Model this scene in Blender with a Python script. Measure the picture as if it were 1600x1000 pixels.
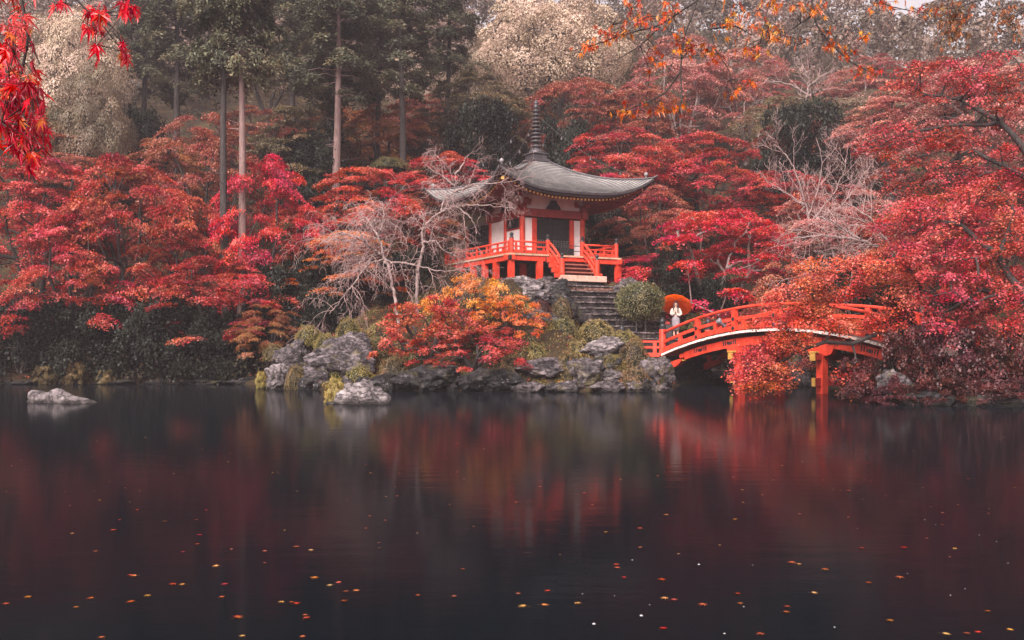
import bpy, bmesh, math, random
import numpy as np
from mathutils import Vector, Matrix, noise

for _o in list(bpy.data.objects):
    bpy.data.objects.remove(_o, do_unlink=True)
SC = bpy.context.scene
COL = SC.collection
R = math.radians

# ------------------------------------------------------------------ camera
F, HOR, EYE = 1550.0, 540.0, 1.8          # focal length in photo pixels, horizon row, eye height
cam_d = bpy.data.cameras.new('camera')
cam = bpy.data.objects.new('camera', cam_d)
COL.objects.link(cam)
cam.location = (0, 0, EYE)
cam.rotation_euler = (R(90), 0, 0)
cam_d.sensor_width = 36
cam_d.lens = F / 1600 * 36
cam_d.shift_y = (HOR - 500) / 1600
cam_d.clip_start = 0.1
cam_d.clip_end = 2000
SC.camera = cam

# ------------------------------------------------------------------ sky, sun, exposure
SUN_EL, SUN_AZ = R(42), R(202)             # azimuth clockwise from +Y: behind the camera, to the left
wd = bpy.data.worlds.new('World')
SC.world = wd
wd.use_nodes = True
nt = wd.node_tree
nt.nodes.clear()
w_out = nt.nodes.new('ShaderNodeOutputWorld')
w_bg = nt.nodes.new('ShaderNodeBackground')
w_sky = nt.nodes.new('ShaderNodeTexSky')
w_sky.sky_type = 'NISHITA'
w_sky.sun_disc = False
w_sky.sun_elevation = SUN_EL
w_sky.sun_rotation = SUN_AZ
w_sky.air_density = 1.0
w_sky.dust_density = 4.0
w_hsv = nt.nodes.new('ShaderNodeHueSaturation')       # overcast: the blue is gone
w_hsv.inputs['Saturation'].default_value = 0.12
w_tint = nt.nodes.new('ShaderNodeMix')
w_tint.data_type = 'RGBA'
w_tint.blend_type = 'MULTIPLY'
w_tint.inputs[0].default_value = 1.0
w_tint.inputs[7].default_value = (1.0, 0.885, 0.895, 1)
nt.links.new(w_sky.outputs[0], w_hsv.inputs['Color'])
nt.links.new(w_hsv.outputs[0], w_tint.inputs[6])
nt.links.new(w_tint.outputs[2], w_bg.inputs['Color'])
w_bg.inputs['Strength'].default_value = 0.05
nt.links.new(w_bg.outputs[0], w_out.inputs['Surface'])

sun_d = bpy.data.lights.new('sun', 'SUN')
sun_d.energy = 1.5
sun_d.angle = R(40)
sun_d.color = (1.0, 0.92, 0.88)
sun = bpy.data.objects.new('sun', sun_d)
COL.objects.link(sun)
_sd = Vector((math.sin(SUN_AZ) * math.cos(SUN_EL), math.cos(SUN_AZ) * math.cos(SUN_EL), math.sin(SUN_EL)))
sun.rotation_euler = (-_sd).to_track_quat('-Z', 'Y').to_euler()
sun.location = (-20, -20, 60)

SC.view_settings.view_transform = 'Standard'
SC.view_settings.look = 'None'
SC.view_settings.gamma = 1
SC.view_settings.exposure = 2.3
SC.view_settings.use_curve_mapping = False
SC.render.engine = 'CYCLES'
SC.cycles.use_denoising = True
try:
    SC.cycles.denoiser = 'OPENIMAGEDENOISE'
    SC.cycles.denoising_input_passes = 'RGB_ALBEDO_NORMAL'
except Exception:
    pass
SC.cycles.max_bounces = 6
SC.cycles.diffuse_bounces = 2
SC.cycles.glossy_bounces = 2
SC.cycles.transmission_bounces = 4
SC.cycles.volume_bounces = 0
SC.cycles.transparent_max_bounces = 8
SC.cycles.caustics_reflective = False
SC.cycles.caustics_refractive = False
SC.cycles.sample_clamp_indirect = 4

# ------------------------------------------------------------------ helpers
def W(px, py, Y):
    return np.array(((px - 800) / F * Y, Y, EYE + (HOR - py) / F * Y))

def tag(o, label=None, cat=None, group=None, kind=None):
    if label: o['label'] = label
    if cat: o['category'] = cat
    if group: o['group'] = group
    if kind: o['kind'] = kind
    return o

def empty(name, loc=(0, 0, 0), rz=0.0, sc=(1, 1, 1)):
    o = bpy.data.objects.new(name, None)
    COL.objects.link(o)
    o.location = loc
    o.rotation_euler = (0, 0, rz)
    o.scale = sc
    o.empty_display_size = 0.2
    return o

def link(name, me, parent=None, loc=None, rot=None, sc=None, mat=None):
    o = bpy.data.objects.new(name, me)
    COL.objects.link(o)
    if parent is not None: o.parent = parent
    if loc is not None: o.location = loc
    if rot is not None: o.rotation_euler = rot
    if sc is not None: o.scale = sc
    if mat is not None:
        if len(me.materials) == 0: me.materials.append(mat)
        o.material_slots[0].link = 'OBJECT'
        o.material_slots[0].material = mat
    return o

def np_mesh(name, V, quads=None, tris=None, attr=None, mats=(), midx=None, smooth=False):
    me = bpy.data.meshes.new(name)
    V = np.asarray(V, dtype=np.float32).reshape(-1, 3)
    nq = 0 if quads is None else len(quads)
    n3 = 0 if tris is None else len(tris)
    parts = []
    if nq: parts.append(np.asarray(quads, dtype=np.int32).ravel())
    if n3: parts.append(np.asarray(tris, dtype=np.int32).ravel())
    loops = np.concatenate(parts)
    starts = np.concatenate([np.arange(nq) * 4, nq * 4 + np.arange(n3) * 3]).astype(np.int32)
    tot = np.concatenate([np.full(nq, 4), np.full(n3, 3)]).astype(np.int32)
    me.vertices.add(len(V)); me.vertices.foreach_set('co', V.ravel())
    me.loops.add(len(loops)); me.loops.foreach_set('vertex_index', loops)
    me.polygons.add(nq + n3)
    me.polygons.foreach_set('loop_start', starts)
    me.polygons.foreach_set('loop_total', tot)
    if midx is not None: me.polygons.foreach_set('material_index', np.asarray(midx, dtype=np.int32))
    if smooth: me.polygons.foreach_set('use_smooth', np.ones(nq + n3, dtype=bool))
    for m in mats: me.materials.append(m)
    me.update(calc_edges=True)
    if attr is not None:
        a = me.attributes.new('lc', 'FLOAT', 'FACE')
        a.data.foreach_set('value', np.asarray(attr, dtype=np.float32))
    return me

class MB:
    """collects boxes, tubes, lathes and prisms into one mesh"""
    def __init__(s): s.v = []; s.f = []; s.m = []; s.n = 0; s.sm = []
    def add(s, V, faces, mi=0, smooth=False):
        b = s.n
        s.v.extend([tuple(map(float, p)) for p in V]); s.n += len(V)
        for f in faces:
            s.f.append(tuple(i + b for i in f)); s.m.append(mi); s.sm.append(smooth)
        return s
    def box(s, c, size, rz=0, mi=0, rx=0, ry=0, bev=0.0):
        x, y, z = size[0] / 2, size[1] / 2, size[2] / 2
        M = Matrix.Translation(c) @ Matrix.Rotation(rz, 4, 'Z') @ Matrix.Rotation(ry, 4, 'Y') @ Matrix.Rotation(rx, 4, 'X')
        if bev <= 0:
            P = [(-x, -y, -z), (x, -y, -z), (x, y, -z), (-x, y, -z), (-x, -y, z), (x, -y, z), (x, y, z), (-x, y, z)]
            P = [M @ Vector(p) for p in P]
            return s.add(P, [(0, 3, 2, 1), (4, 5, 6, 7), (0, 1, 5, 4), (1, 2, 6, 5), (2, 3, 7, 6), (3, 0, 4, 7)], mi)
        b = bev
        P = []
        for zz, k in ((-z, b), (-z + b, 0), (z - b, 0), (z, b)):
            P += [(-x + k, -y + k, zz), (x - k, -y + k, zz), (x - k, y - k, zz), (-x + k, y - k, zz)]
        P = [M @ Vector(p) for p in P]
        fs = [(3, 2, 1, 0), (12, 13, 14, 15)]
        for l in range(3):
            for k in range(4):
                fs.append((l * 4 + k, l * 4 + (k + 1) % 4, l * 4 + 4 + (k + 1) % 4, l * 4 + 4 + k))
        return s.add(P, fs, mi)
    def lathe(s, c, prof, n=12, mi=0, smooth=True, axis=None):
        P = []
        for r, z in prof:
            for k in range(n):
                a = 2 * math.pi * k / n
                P.append(Vector((r * math.cos(a), r * math.sin(a), z)))
        if axis is not None:
            q = Vector(axis).to_track_quat('Z', 'Y')
            P = [q @ p for p in P]
        P = [p + Vector(c) for p in P]
        fs = []
        for l in range(len(prof) - 1):
            for k in range(n):
                fs.append((l * n + k, l * n + (k + 1) % n, (l + 1) * n + (k + 1) % n, (l + 1) * n + k))
        s.add(P, fs, mi, smooth)
        s.add(P[:n], [tuple(reversed(range(n)))], mi)
        s.add(P[-n:], [tuple(range(n))], mi)
        return s
    def tube(s, pts, rad, n=6, mi=0, smooth=True, flat=1.0):
        pts = [Vector(p) for p in pts]
        if not hasattr(rad, '__len__'): rad = [rad] * len(pts)
        P = []
        for i, p in enumerate(pts):
            d = (pts[min(i + 1, len(pts) - 1)] - pts[max(i - 1, 0)]).normalized()
            a = d.cross(Vector((0, 0, 1)))
            if a.length < 1e-3: a = Vector((1, 0, 0))
            a.normalize(); b = a.cross(d).normalized()
            for k in range(n):
                t = 2 * math.pi * (k + .5) / n
                P.append(p + a * math.cos(t) * rad[i] + b * math.sin(t) * rad[i] * flat)
        fs = []
        for l in range(len(pts) - 1):
            for k in range(n):
                fs.append((l * n + k, l * n + (k + 1) % n, (l + 1) * n + (k + 1) % n, (l + 1) * n + k))
        fs.append(tuple(range(n))); fs.append(tuple(reversed(range((len(pts) - 1) * n, len(pts) * n))))
        return s.add(P, fs, mi, smooth)
    def sweep(s, secs, mi=0, smooth=False, caps=True):
        n = len(secs[0]); P = [p for q in secs for p in q]; fs = []
        for l in range(len(secs) - 1):
            for k in range(n):
                fs.append((l * n + k, l * n + (k + 1) % n, (l + 1) * n + (k + 1) % n, (l + 1) * n + k))
        if caps:
            fs.append(tuple(reversed(range(n)))); fs.append(tuple(range((len(secs) - 1) * n, len(secs) * n)))
        return s.add(P, fs, mi, smooth)
    def mesh(s, name, mats):
        me = bpy.data.meshes.new(name)
        me.from_pydata(s.v, [], s.f)
        for m in (mats if isinstance(mats, (list, tuple)) else [mats]): me.materials.append(m)
        me.polygons.foreach_set('material_index', s.m)
        me.polygons.foreach_set('use_smooth', s.sm)
        bm = bmesh.new(); bm.from_mesh(me)
        bmesh.ops.recalc_face_normals(bm, faces=bm.faces)
        bm.to_mesh(me); bm.free()
        return me
    def build(s, name, mats, parent=None, loc=None, rot=None):
        return link(name, s.mesh(name, mats), parent, loc, rot)

# ------------------------------------------------------------------ materials
def new_mat(name):
    m = bpy.data.materials.new(name); m.use_nodes = True
    t = m.node_tree; t.nodes.clear()
    out = t.nodes.new('ShaderNodeOutputMaterial')
    return m, t, out

def ramp(t, stops, interp='LINEAR'):
    r = t.nodes.new('ShaderNodeValToRGB')
    r.color_ramp.interpolation = interp
    e = r.color_ramp.elements
    while len(e) < len(stops): e.new(0.5)
    for k, (p, c) in enumerate(stops):
        e[k].position = p; e[k].color = (c[0], c[1], c[2], 1)
    return r

def noise_n(t, scale, detail=4, rough=0.6, vec=None, stretch=None):
    n = t.nodes.new('ShaderNodeTexNoise')
    n.inputs['Scale'].default_value = scale
    n.inputs['Detail'].default_value = detail
    n.inputs['Roughness'].default_value = rough
    if vec is None:
        tc = t.nodes.new('ShaderNodeTexCoord'); vec = tc.outputs['Object']
    if stretch:
        mp = t.nodes.new('ShaderNodeMapping'); mp.inputs['Scale'].default_value = stretch
        t.links.new(vec, mp.inputs['Vector']); vec = mp.outputs['Vector']
    t.links.new(vec, n.inputs['Vector'])
    return n

def surf_mat(name, stops, scale=3.0, rough=0.6, bump=0.3, bscale=None, stretch=None, spec=0.3, detail=5, dist=0.03):
    m, t, out = new_mat(name)
    p = t.nodes.new('ShaderNodeBsdfPrincipled')
    p.inputs['Roughness'].default_value = rough
    p.inputs['Specular IOR Level'].default_value = spec
    n = noise_n(t, scale, detail, stretch=stretch)
    r = ramp(t, stops)
    t.links.new(n.outputs['Fac'], r.inputs['Fac'])
    t.links.new(r.outputs['Color'], p.inputs['Base Color'])
    if bump > 0:
        n2 = noise_n(t, bscale or scale * 4, 5, stretch=stretch)
        b = t.nodes.new('ShaderNodeBump'); b.inputs['Strength'].default_value = bump; b.inputs['Distance'].default_value = dist
        t.links.new(n2.outputs['Fac'], b.inputs['Height'])
        t.links.new(b.outputs['Normal'], p.inputs['Normal'])
    t.links.new(p.outputs[0], out.inputs['Surface'])
    return m

def leaf_mat(name, stops, trans=0.3, spec=0.35, rough=0.42, vary=0.12, drift=.018):
    m, t, out = new_mat(name)
    a = t.nodes.new('ShaderNodeAttribute'); a.attribute_name = 'lc'
    r = ramp(t, stops)
    t.links.new(a.outputs['Fac'], r.inputs['Fac'])
    oi = t.nodes.new('ShaderNodeObjectInfo')
    mr = t.nodes.new('ShaderNodeMapRange')
    mr.inputs['To Min'].default_value = 1 - vary; mr.inputs['To Max'].default_value = 1 + vary
    t.links.new(oi.outputs['Random'], mr.inputs['Value'])
    h = t.nodes.new('ShaderNodeHueSaturation')
    geo = t.nodes.new('ShaderNodeNewGeometry')
    dn = noise_n(t, .55, 3, .6, vec=geo.outputs['Position'])
    hu = t.nodes.new('ShaderNodeMapRange'); hu.inputs['From Min'].default_value = .3; hu.inputs['From Max'].default_value = .7
    hu.inputs['To Min'].default_value = .5 - drift; hu.inputs['To Max'].default_value = .5 + drift * 1.3
    t.links.new(dn.outputs['Fac'], hu.inputs['Value']); t.links.new(hu.outputs[0], h.inputs['Hue'])
    dn2 = noise_n(t, 1.3, 2, .6, vec=geo.outputs['Position'])
    vv = t.nodes.new('ShaderNodeMapRange'); vv.inputs['From Min'].default_value = .3; vv.inputs['From Max'].default_value = .7
    vv.inputs['To Min'].default_value = .72; vv.inputs['To Max'].default_value = 1.22
    t.links.new(dn2.outputs['Fac'], vv.inputs['Value'])
    sat = t.nodes.new('ShaderNodeMapRange'); sat.inputs['From Min'].default_value = .3; sat.inputs['From Max'].default_value = .7
    sat.inputs['To Min'].default_value = 1.15; sat.inputs['To Max'].default_value = .90
    t.links.new(dn2.outputs['Fac'], sat.inputs['Value']); t.links.new(sat.outputs[0], h.inputs['Saturation'])
    ml = t.nodes.new('ShaderNodeMath'); ml.operation = 'MULTIPLY'
    t.links.new(mr.outputs[0], ml.inputs[0]); t.links.new(vv.outputs[0], ml.inputs[1])
    t.links.new(ml.outputs[0], h.inputs['Value'])
    t.links.new(r.outputs['Color'], h.inputs['Color'])
    p = t.nodes.new('ShaderNodeBsdfPrincipled')
    p.inputs['Roughness'].default_value = rough
    p.inputs['Specular IOR Level'].default_value = spec
    t.links.new(h.outputs[0], p.inputs['Base Color'])
    tr = t.nodes.new('ShaderNodeBsdfTranslucent')
    t.links.new(h.outputs[0], tr.inputs['Color'])
    mx = t.nodes.new('ShaderNodeMixShader'); mx.inputs[0].default_value = trans
    t.links.new(p.outputs[0], mx.inputs[1]); t.links.new(tr.outputs[0], mx.inputs[2])
    t.links.new(mx.outputs[0], out.inputs['Surface'])
    return m

def leafs(name, dark, mid, light, odd=None, **k):
    s = [(0.0, dark), (0.45, mid), (0.82, light)]
    s.append((1.0, odd or light))
    return leaf_mat(name, s, **k)

M = {}
M['red'] = leafs('leaf_red', (.17, .014, .018), (.43, .038, .043), (.64, .105, .095), (.68, .23, .17))
M['redorange'] = leafs('leaf_red_orange', (.21, .020, .018), (.48, .060, .046), (.67, .145, .092), (.72, .27, .15))
M['orange'] = leafs('leaf_orange', (.34, .05, .02), (.62, .14, .04), (.76, .26, .07), (.80, .40, .12))
M['bough'] = leafs('leaf_bough', (.26, .022, .020), (.54, .072, .050), (.73, .17, .10), (.78, .31, .15))
M['gold'] = leafs('leaf_gold', (.38, .08, .025), (.66, .22, .05), (.80, .38, .11), (.78, .50, .17))
M['crimson'] = leafs('leaf_crimson', (.20, .009, .022), (.50, .022, .046), (.72, .065, .085), (.74, .14, .12))
M['muted'] = leafs('leaf_muted_red', (.15, .030, .028), (.32, .075, .055), (.46, .15, .10), (.42, .22, .12))
M['pink'] = leafs('leaf_pink', (.24, .06, .06), (.48, .15, .13), (.62, .27, .22), (.60, .34, .26))
M['dusty'] = leafs('leaf_dusty_rose', (.20, .05, .05), (.40, .12, .11), (.54, .26, .22), (.56, .36, .29))
M['rust'] = leafs('leaf_rust', (.16, .04, .022), (.32, .10, .045), (.44, .18, .07), (.40, .24, .09))
M['burgundy'] = leafs('leaf_burgundy', (.028, .011, .012), (.075, .019, .022), (.17, .042, .042), (.36, .10, .075))
M['olive'] = leafs('leaf_olive_brown', (.05, .042, .024), (.12, .092, .048), (.20, .14, .07), (.30, .12, .06))
M['hinoki'] = leafs('needle_dark_green', (.030, .034, .025), (.085, .086, .056), (.17, .16, .095), (.26, .15, .09), trans=.15, spec=.15)
M['cream'] = leafs('leaf_cream_olive', (.38, .27, .20), (.49, .355, .265), (.59, .44, .335), (.62, .46, .36))
M['sage'] = leafs('leaf_sage', (.11, .082, .055), (.18, .13, .085), (.26, .18, .12), (.30, .19, .13))
M['grove'] = leafs('leaf_far_wood', (.07, .055, .045), (.15, .105, .08), (.25, .165, .13), (.36, .15, .125))
M['shade_green'] = leafs('leaf_shade_green', (.004, .005, .004), (.009, .012, .008), (.019, .022, .014), (.034, .034, .02), trans=.1, spec=.12)  # near-black leaf colour carries the shade under the maples
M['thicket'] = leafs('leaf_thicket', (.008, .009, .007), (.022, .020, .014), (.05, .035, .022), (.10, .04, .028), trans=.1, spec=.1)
M['clip'] = leafs('leaf_clipped_green', (.06, .052, .022), (.15, .125, .048), (.27, .22, .085), (.38, .22, .09), trans=.15)
M['clipdark'] = leafs('leaf_clipped_dark', (.04, .038, .018), (.10, .090, .038), (.19, .165, .070), (.26, .17, .075), trans=.15)
M['cliprust'] = leafs('leaf_clipped_rusty', (.06, .045, .022), (.15, .10, .045), (.26, .17, .07), (.40, .12, .07), trans=.15)
M['moss'] = leafs('leaf_moss', (.08, .065, .022), (.20, .155, .05), (.36, .27, .09), (.45, .27, .10), trans=.15)
M['fern'] = leafs('leaf_fern', (.16, .12, .03), (.36, .28, .07), (.52, .40, .11), (.60, .26, .08))
M['near_red'] = leafs('leaf_near_red', (.36, .012, .014), (.62, .022, .02), (.78, .05, .035), (.72, .26, .05), spec=.6, rough=.28, vary=.3, trans=.45)
M['near_orange'] = leafs('leaf_near_orange', (.42, .035, .015), (.70, .11, .025), (.82, .24, .04), (.86, .44, .08), spec=.5, rough=.3, vary=.25, trans=.45)
M['afloat'] = leafs('leaf_afloat', (.26, .03, .015), (.42, .075, .03), (.55, .16, .05), (.60, .30, .10), vary=.35)
M['near_olive'] = leafs('leaf_near_olive', (.13, .075, .03), (.34, .12, .045), (.52, .18, .06), (.36, .25, .08), spec=.4, vary=.3)

M['bark'] = surf_mat('bark_dark', [(.3, (.020, .016, .015)), (.6, (.050, .039, .036)), (.8, (.095, .078, .072))], 5, .85, .5, stretch=(3, 3, .5))
M['bark_pink'] = surf_mat('bark_pinkish', [(.3, (.12, .075, .068)), (.6, (.25, .16, .145)), (.8, (.36, .25, .22))], 5, .85, .5, stretch=(4, 4, .4))
M['bark_pale'] = surf_mat('bark_pale', [(.3, (.12, .082, .076)), (.6, (.29, .21, .195)), (.8, (.44, .35, .33))], 4, .8, .3, stretch=(2, 2, .8))
M['twig_rose'] = surf_mat('bark_rosy_twig', [(.3, (.24, .14, .135)), (.6, (.43, .29, .27)), (.8, (.56, .42, .39))], 3, .8, 0)

def rock_mat(name, a, b, c, moss=(.13, .105, .035), mossamt=.55):
    m, t, out = new_mat(name)
    p = t.nodes.new('ShaderNodeBsdfPrincipled'); p.inputs['Roughness'].default_value = .68
    p.inputs['Specular IOR Level'].default_value = .35
    geo = t.nodes.new('ShaderNodeNewGeometry')
    n1 = noise_n(t, 2.2, 8, .68, vec=geo.outputs['Position'])
    r1 = ramp(t, [(.32, a), (.52, b), (.68, c)])
    t.links.new(n1.outputs['Fac'], r1.inputs['Fac'])
    n2 = noise_n(t, 9, 5, .7, vec=geo.outputs['Position'])      # lichen blotches
    r2 = ramp(t, [(.60, (0, 0, 0)), (.68, (1, 1, 1))])
    t.links.new(n2.outputs['Fac'], r2.inputs['Fac'])
    mx = t.nodes.new('ShaderNodeMix'); mx.data_type = 'RGBA'
    t.links.new(r2.outputs['Color'], mx.inputs[0])
    t.links.new(r1.outputs['Color'], mx.inputs[6])
    mx.inputs[7].default_value = (.40, .35, .35, 1)
    n5 = noise_n(t, 2.6, 9, .62, vec=geo.outputs['Position'], stretch=(1, 1, 1.9))
    cs = t.nodes.new('ShaderNodeMath'); cs.operation = 'SUBTRACT'; cs.inputs[1].default_value = .5
    ca = t.nodes.new('ShaderNodeMath'); ca.operation = 'ABSOLUTE'
    t.links.new(n5.outputs['Fac'], cs.inputs[0]); t.links.new(cs.outputs[0], ca.inputs[0])
    cr = ramp(t, [(.0, (.16, .15, .15)), (.028, (.75, .74, .74)), (.07, (1.0, 1.0, 1.0))])      # cracks
    t.links.new(ca.outputs[0], cr.inputs['Fac'])
    mc = t.nodes.new('ShaderNodeMix'); mc.data_type = 'RGBA'; mc.blend_type = 'MULTIPLY'; mc.inputs[0].default_value = 1
    t.links.new(mx.outputs[2], mc.inputs[6]); t.links.new(cr.outputs['Color'], mc.inputs[7])
    mx = mc
    n3 = noise_n(t, 1.3, 5, .65, vec=geo.outputs['Position'])
    r3 = ramp(t, [(mossamt, (0, 0, 0)), (mossamt + .12, (1, 1, 1))])
    t.links.new(n3.outputs['Fac'], r3.inputs['Fac'])
    mx2 = t.nodes.new('ShaderNodeMix'); mx2.data_type = 'RGBA'
    t.links.new(r3.outputs['Color'], mx2.inputs[0])
    t.links.new(mx.outputs[2], mx2.inputs[6])
    mx2.inputs[7].default_value = (*moss, 1)
    sx_ = t.nodes.new('ShaderNodeSeparateXYZ'); t.links.new(geo.outputs['Position'], sx_.inputs[0])
    wz = t.nodes.new('ShaderNodeMath'); wz.operation = 'MULTIPLY_ADD'; wz.inputs[1].default_value = .30
    t.links.new(n3.outputs['Fac'], wz.inputs[0]); t.links.new(sx_.outputs['Z'], wz.inputs[2])
    wr = ramp(t, [(.20, (.30, .29, .27)), (.34, (1, 1, 1))])          # wet tide mark at the waterline
    t.links.new(wz.outputs[0], wr.inputs['Fac'])
    mw = t.nodes.new('ShaderNodeMix'); mw.data_type = 'RGBA'; mw.blend_type = 'MULTIPLY'; mw.inputs[0].default_value = 1
    t.links.new(mx2.outputs[2], mw.inputs[6]); t.links.new(wr.outputs['Color'], mw.inputs[7])
    t.links.new(mw.outputs[2], p.inputs['Base Color'])
    n4 = noise_n(t, 7, 9, .75, vec=geo.outputs['Position'])
    b_ = t.nodes.new('ShaderNodeBump'); b_.inputs['Strength'].default_value = .9; b_.inputs['Distance'].default_value = .16
    hh_ = t.nodes.new('ShaderNodeMath'); hh_.operation = 'MULTIPLY_ADD'; hh_.inputs[1].default_value = .55
    t.links.new(cr.outputs['Color'], hh_.inputs[0]); t.links.new(n4.outputs['Fac'], hh_.inputs[2])
    t.links.new(hh_.outputs[0], b_.inputs['Height'])
    t.links.new(b_.outputs['Normal'], p.inputs['Normal'])
    t.links.new(p.outputs[0], out.inputs['Surface'])
    return m
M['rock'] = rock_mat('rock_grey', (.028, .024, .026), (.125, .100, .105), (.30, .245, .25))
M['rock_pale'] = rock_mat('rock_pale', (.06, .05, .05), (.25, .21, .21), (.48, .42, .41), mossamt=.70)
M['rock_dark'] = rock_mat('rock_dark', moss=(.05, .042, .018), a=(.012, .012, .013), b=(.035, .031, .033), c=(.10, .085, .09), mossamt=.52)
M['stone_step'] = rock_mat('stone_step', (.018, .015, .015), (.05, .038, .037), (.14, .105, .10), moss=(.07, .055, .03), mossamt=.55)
M['edge_highlight'] = rock_mat('stone_edge_highlight', (.07, .05, .048), (.22, .17, .165), (.40, .32, .31), moss=(.07, .055, .03), mossamt=.56)  # paler stone, paints the highlight along the step edges
M['stone_tan'] = rock_mat('stone_tan', (.16, .07, .05), (.30, .15, .11), (.42, .26, .21), mossamt=.8)

VER = (.66, .050, .022)
def paint(name, c, rough=.48, wear=.85, spec=.35):
    m, t, out = new_mat(name)
    p = t.nodes.new('ShaderNodeBsdfPrincipled'); p.inputs['Roughness'].default_value = rough
    p.inputs['Specular IOR Level'].default_value = spec
    geo = t.nodes.new('ShaderNodeNewGeometry')
    n = noise_n(t, 2.5, 6, .65, vec=geo.outputs['Position'])
    d = tuple(x * (1 - .38 * wear) for x in c); l = tuple(min(1, x * 1.08 + .03 * wear) for x in c)
    r = ramp(t, [(.3, d), (.5, c), (.72, l)])
    t.links.new(n.outputs['Fac'], r.inputs['Fac'])
    t.links.new(r.outputs['Color'], p.inputs['Base Color'])
    g1 = noise_n(t, 5.5, 7, .7, vec=geo.outputs['Position'], stretch=(1, 1, .35))
    g2 = ramp(t, [(.36, (.55, .50, .48)), (.52, (1, 1, 1))])
    t.links.new(g1.outputs['Fac'], g2.inputs['Fac'])
    gm = t.nodes.new('ShaderNodeMix'); gm.data_type = 'RGBA'; gm.blend_type = 'MULTIPLY'; gm.inputs[0].default_value = min(1, wear * .8)
    t.links.new(r.outputs['Color'], gm.inputs[6]); t.links.new(g2.outputs['Color'], gm.inputs[7])
    t.links.new(gm.outputs[2], p.inputs['Base Color'])
    n2 = noise_n(t, 30, 3, .6, vec=geo.outputs['Position'])
    b = t.nodes.new('ShaderNodeBump'); b.inputs['Strength'].default_value = .25; b.inputs['Distance'].default_value = .01
    t.links.new(n2.outputs['Fac'], b.inputs['Height']); t.links.new(b.outputs['Normal'], p.inputs['Normal'])
    t.links.new(p.outputs[0], out.inputs['Surface'])
    return m
M['verm'] = paint('paint_vermilion', VER)
M['red_dark'] = paint('paint_dark_red', (.34, .030, .022))
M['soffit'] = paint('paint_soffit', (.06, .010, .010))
M['white'] = paint('plaster_white', (.86, .77, .74), .8, .3, .2)
M['ochre'] = paint('paint_ochre', (.72, .40, .10), .5, .5)
M['gold_end'] = paint('paint_gold_end', (.50, .27, .06), .45, .5)
M['black'] = paint('metal_black', (.022, .022, .024), .4, .6)
M['dark_wood'] = paint('wood_dark', (.022, .019, .020), .6, .6)
M['bronze'] = paint('bronze_dark', (.055, .047, .052), .38, .8)
M['silver'] = paint('finial_grey', (.24, .22, .225), .4, .6)
M['deck_edge'] = paint('wood_weathered', (.50, .33, .22), .8, .8)
M['plank_white'] = paint('plank_end_white', (.74, .64, .58), .8, .9)
M['plank_top'] = paint('plank_top_grey', (.30, .22, .19), .8, .8)
M['beam_pale'] = paint('beam_pale', (.56, .36, .28), .8, .9)
M['step_worn'] = paint('step_worn_red', (.30, .085, .06), .75, 1.0)
M['lamp_grey'] = paint('lamp_grey', (.20, .20, .22), .4, .4)

m, t, out = new_mat('roof_bark_shingle')
p = t.nodes.new('ShaderNodeBsdfPrincipled'); p.inputs['Roughness'].default_value = .62; p.inputs['Specular IOR Level'].default_value = .35
n = noise_n(t, 1.6, 8, .7)
r = ramp(t, [(.28, (.10, .095, .093)), (.5, (.235, .22, .21)), (.7, (.38, .35, .33))])
t.links.new(n.outputs['Fac'], r.inputs['Fac'])
n2 = noise_n(t, 14, 5, .7, stretch=(1, 1, 5))
mm = t.nodes.new('ShaderNodeMix'); mm.data_type = 'RGBA'; mm.blend_type = 'MULTIPLY'; mm.inputs[0].default_value = .55
r2 = ramp(t, [(.32, (.30, .29, .31)), (.60, (1, 1, 1))])
t.links.new(n2.outputs['Fac'], r2.inputs['Fac'])
t.links.new(r.outputs['Color'], mm.inputs[6]); t.links.new(r2.outputs['Color'], mm.inputs[7])
t.links.new(mm.outputs[2], p.inputs['Base Color'])
b = t.nodes.new('ShaderNodeBump'); b.inputs['Strength'].default_value = .6; b.inputs['Distance'].default_value = .03
t.links.new(n2.outputs['Fac'], b.inputs['Height']); t.links.new(b.outputs['Normal'], p.inputs['Normal'])
t.links.new(p.outputs[0], out.inputs['Surface'])
M['roof'] = m
M['roof_butt'] = surf_mat('roof_shingle_butts', [(.35, (.05, .047, .046)), (.65, (.13, .12, .115))], 3, .8, .3)

# water: dark pond, gently rippled, reflections smeared along the line of sight
m, t, out = new_mat('pond_water')
p = t.nodes.new('ShaderNodeBsdfPrincipled')
p.inputs['Base Color'].default_value = (.0052, .0066, .0086, 1)
p.inputs['Roughness'].default_value = .085
p.inputs['IOR'].default_value = 1.047
p.inputs['Specular IOR Level'].default_value = .5
geo = t.nodes.new('ShaderNodeNewGeometry')
n1 = noise_n(t, 1.5, 4, .55, vec=geo.outputs['Position'], stretch=(.55, 1.6, 1))
n2 = noise_n(t, 9, 3, .5, vec=geo.outputs['Position'], stretch=(.6, 1.5, 1))
ad = t.nodes.new('ShaderNodeMath'); ad.operation = 'MULTIPLY_ADD'; ad.inputs[1].default_value = .22
t.links.new(n2.outputs['Fac'], ad.inputs[0]); t.links.new(n1.outputs['Fac'], ad.inputs[2])
b = t.nodes.new('ShaderNodeBump'); b.inputs['Strength'].default_value = .16; b.inputs['Distance'].default_value = .02
t.links.new(ad.outputs[0], b.inputs['Height']); t.links.new(b.outputs['Normal'], p.inputs['Normal'])
t.links.new(p.outputs[0], out.inputs['Surface'])
M['water'] = m

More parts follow.
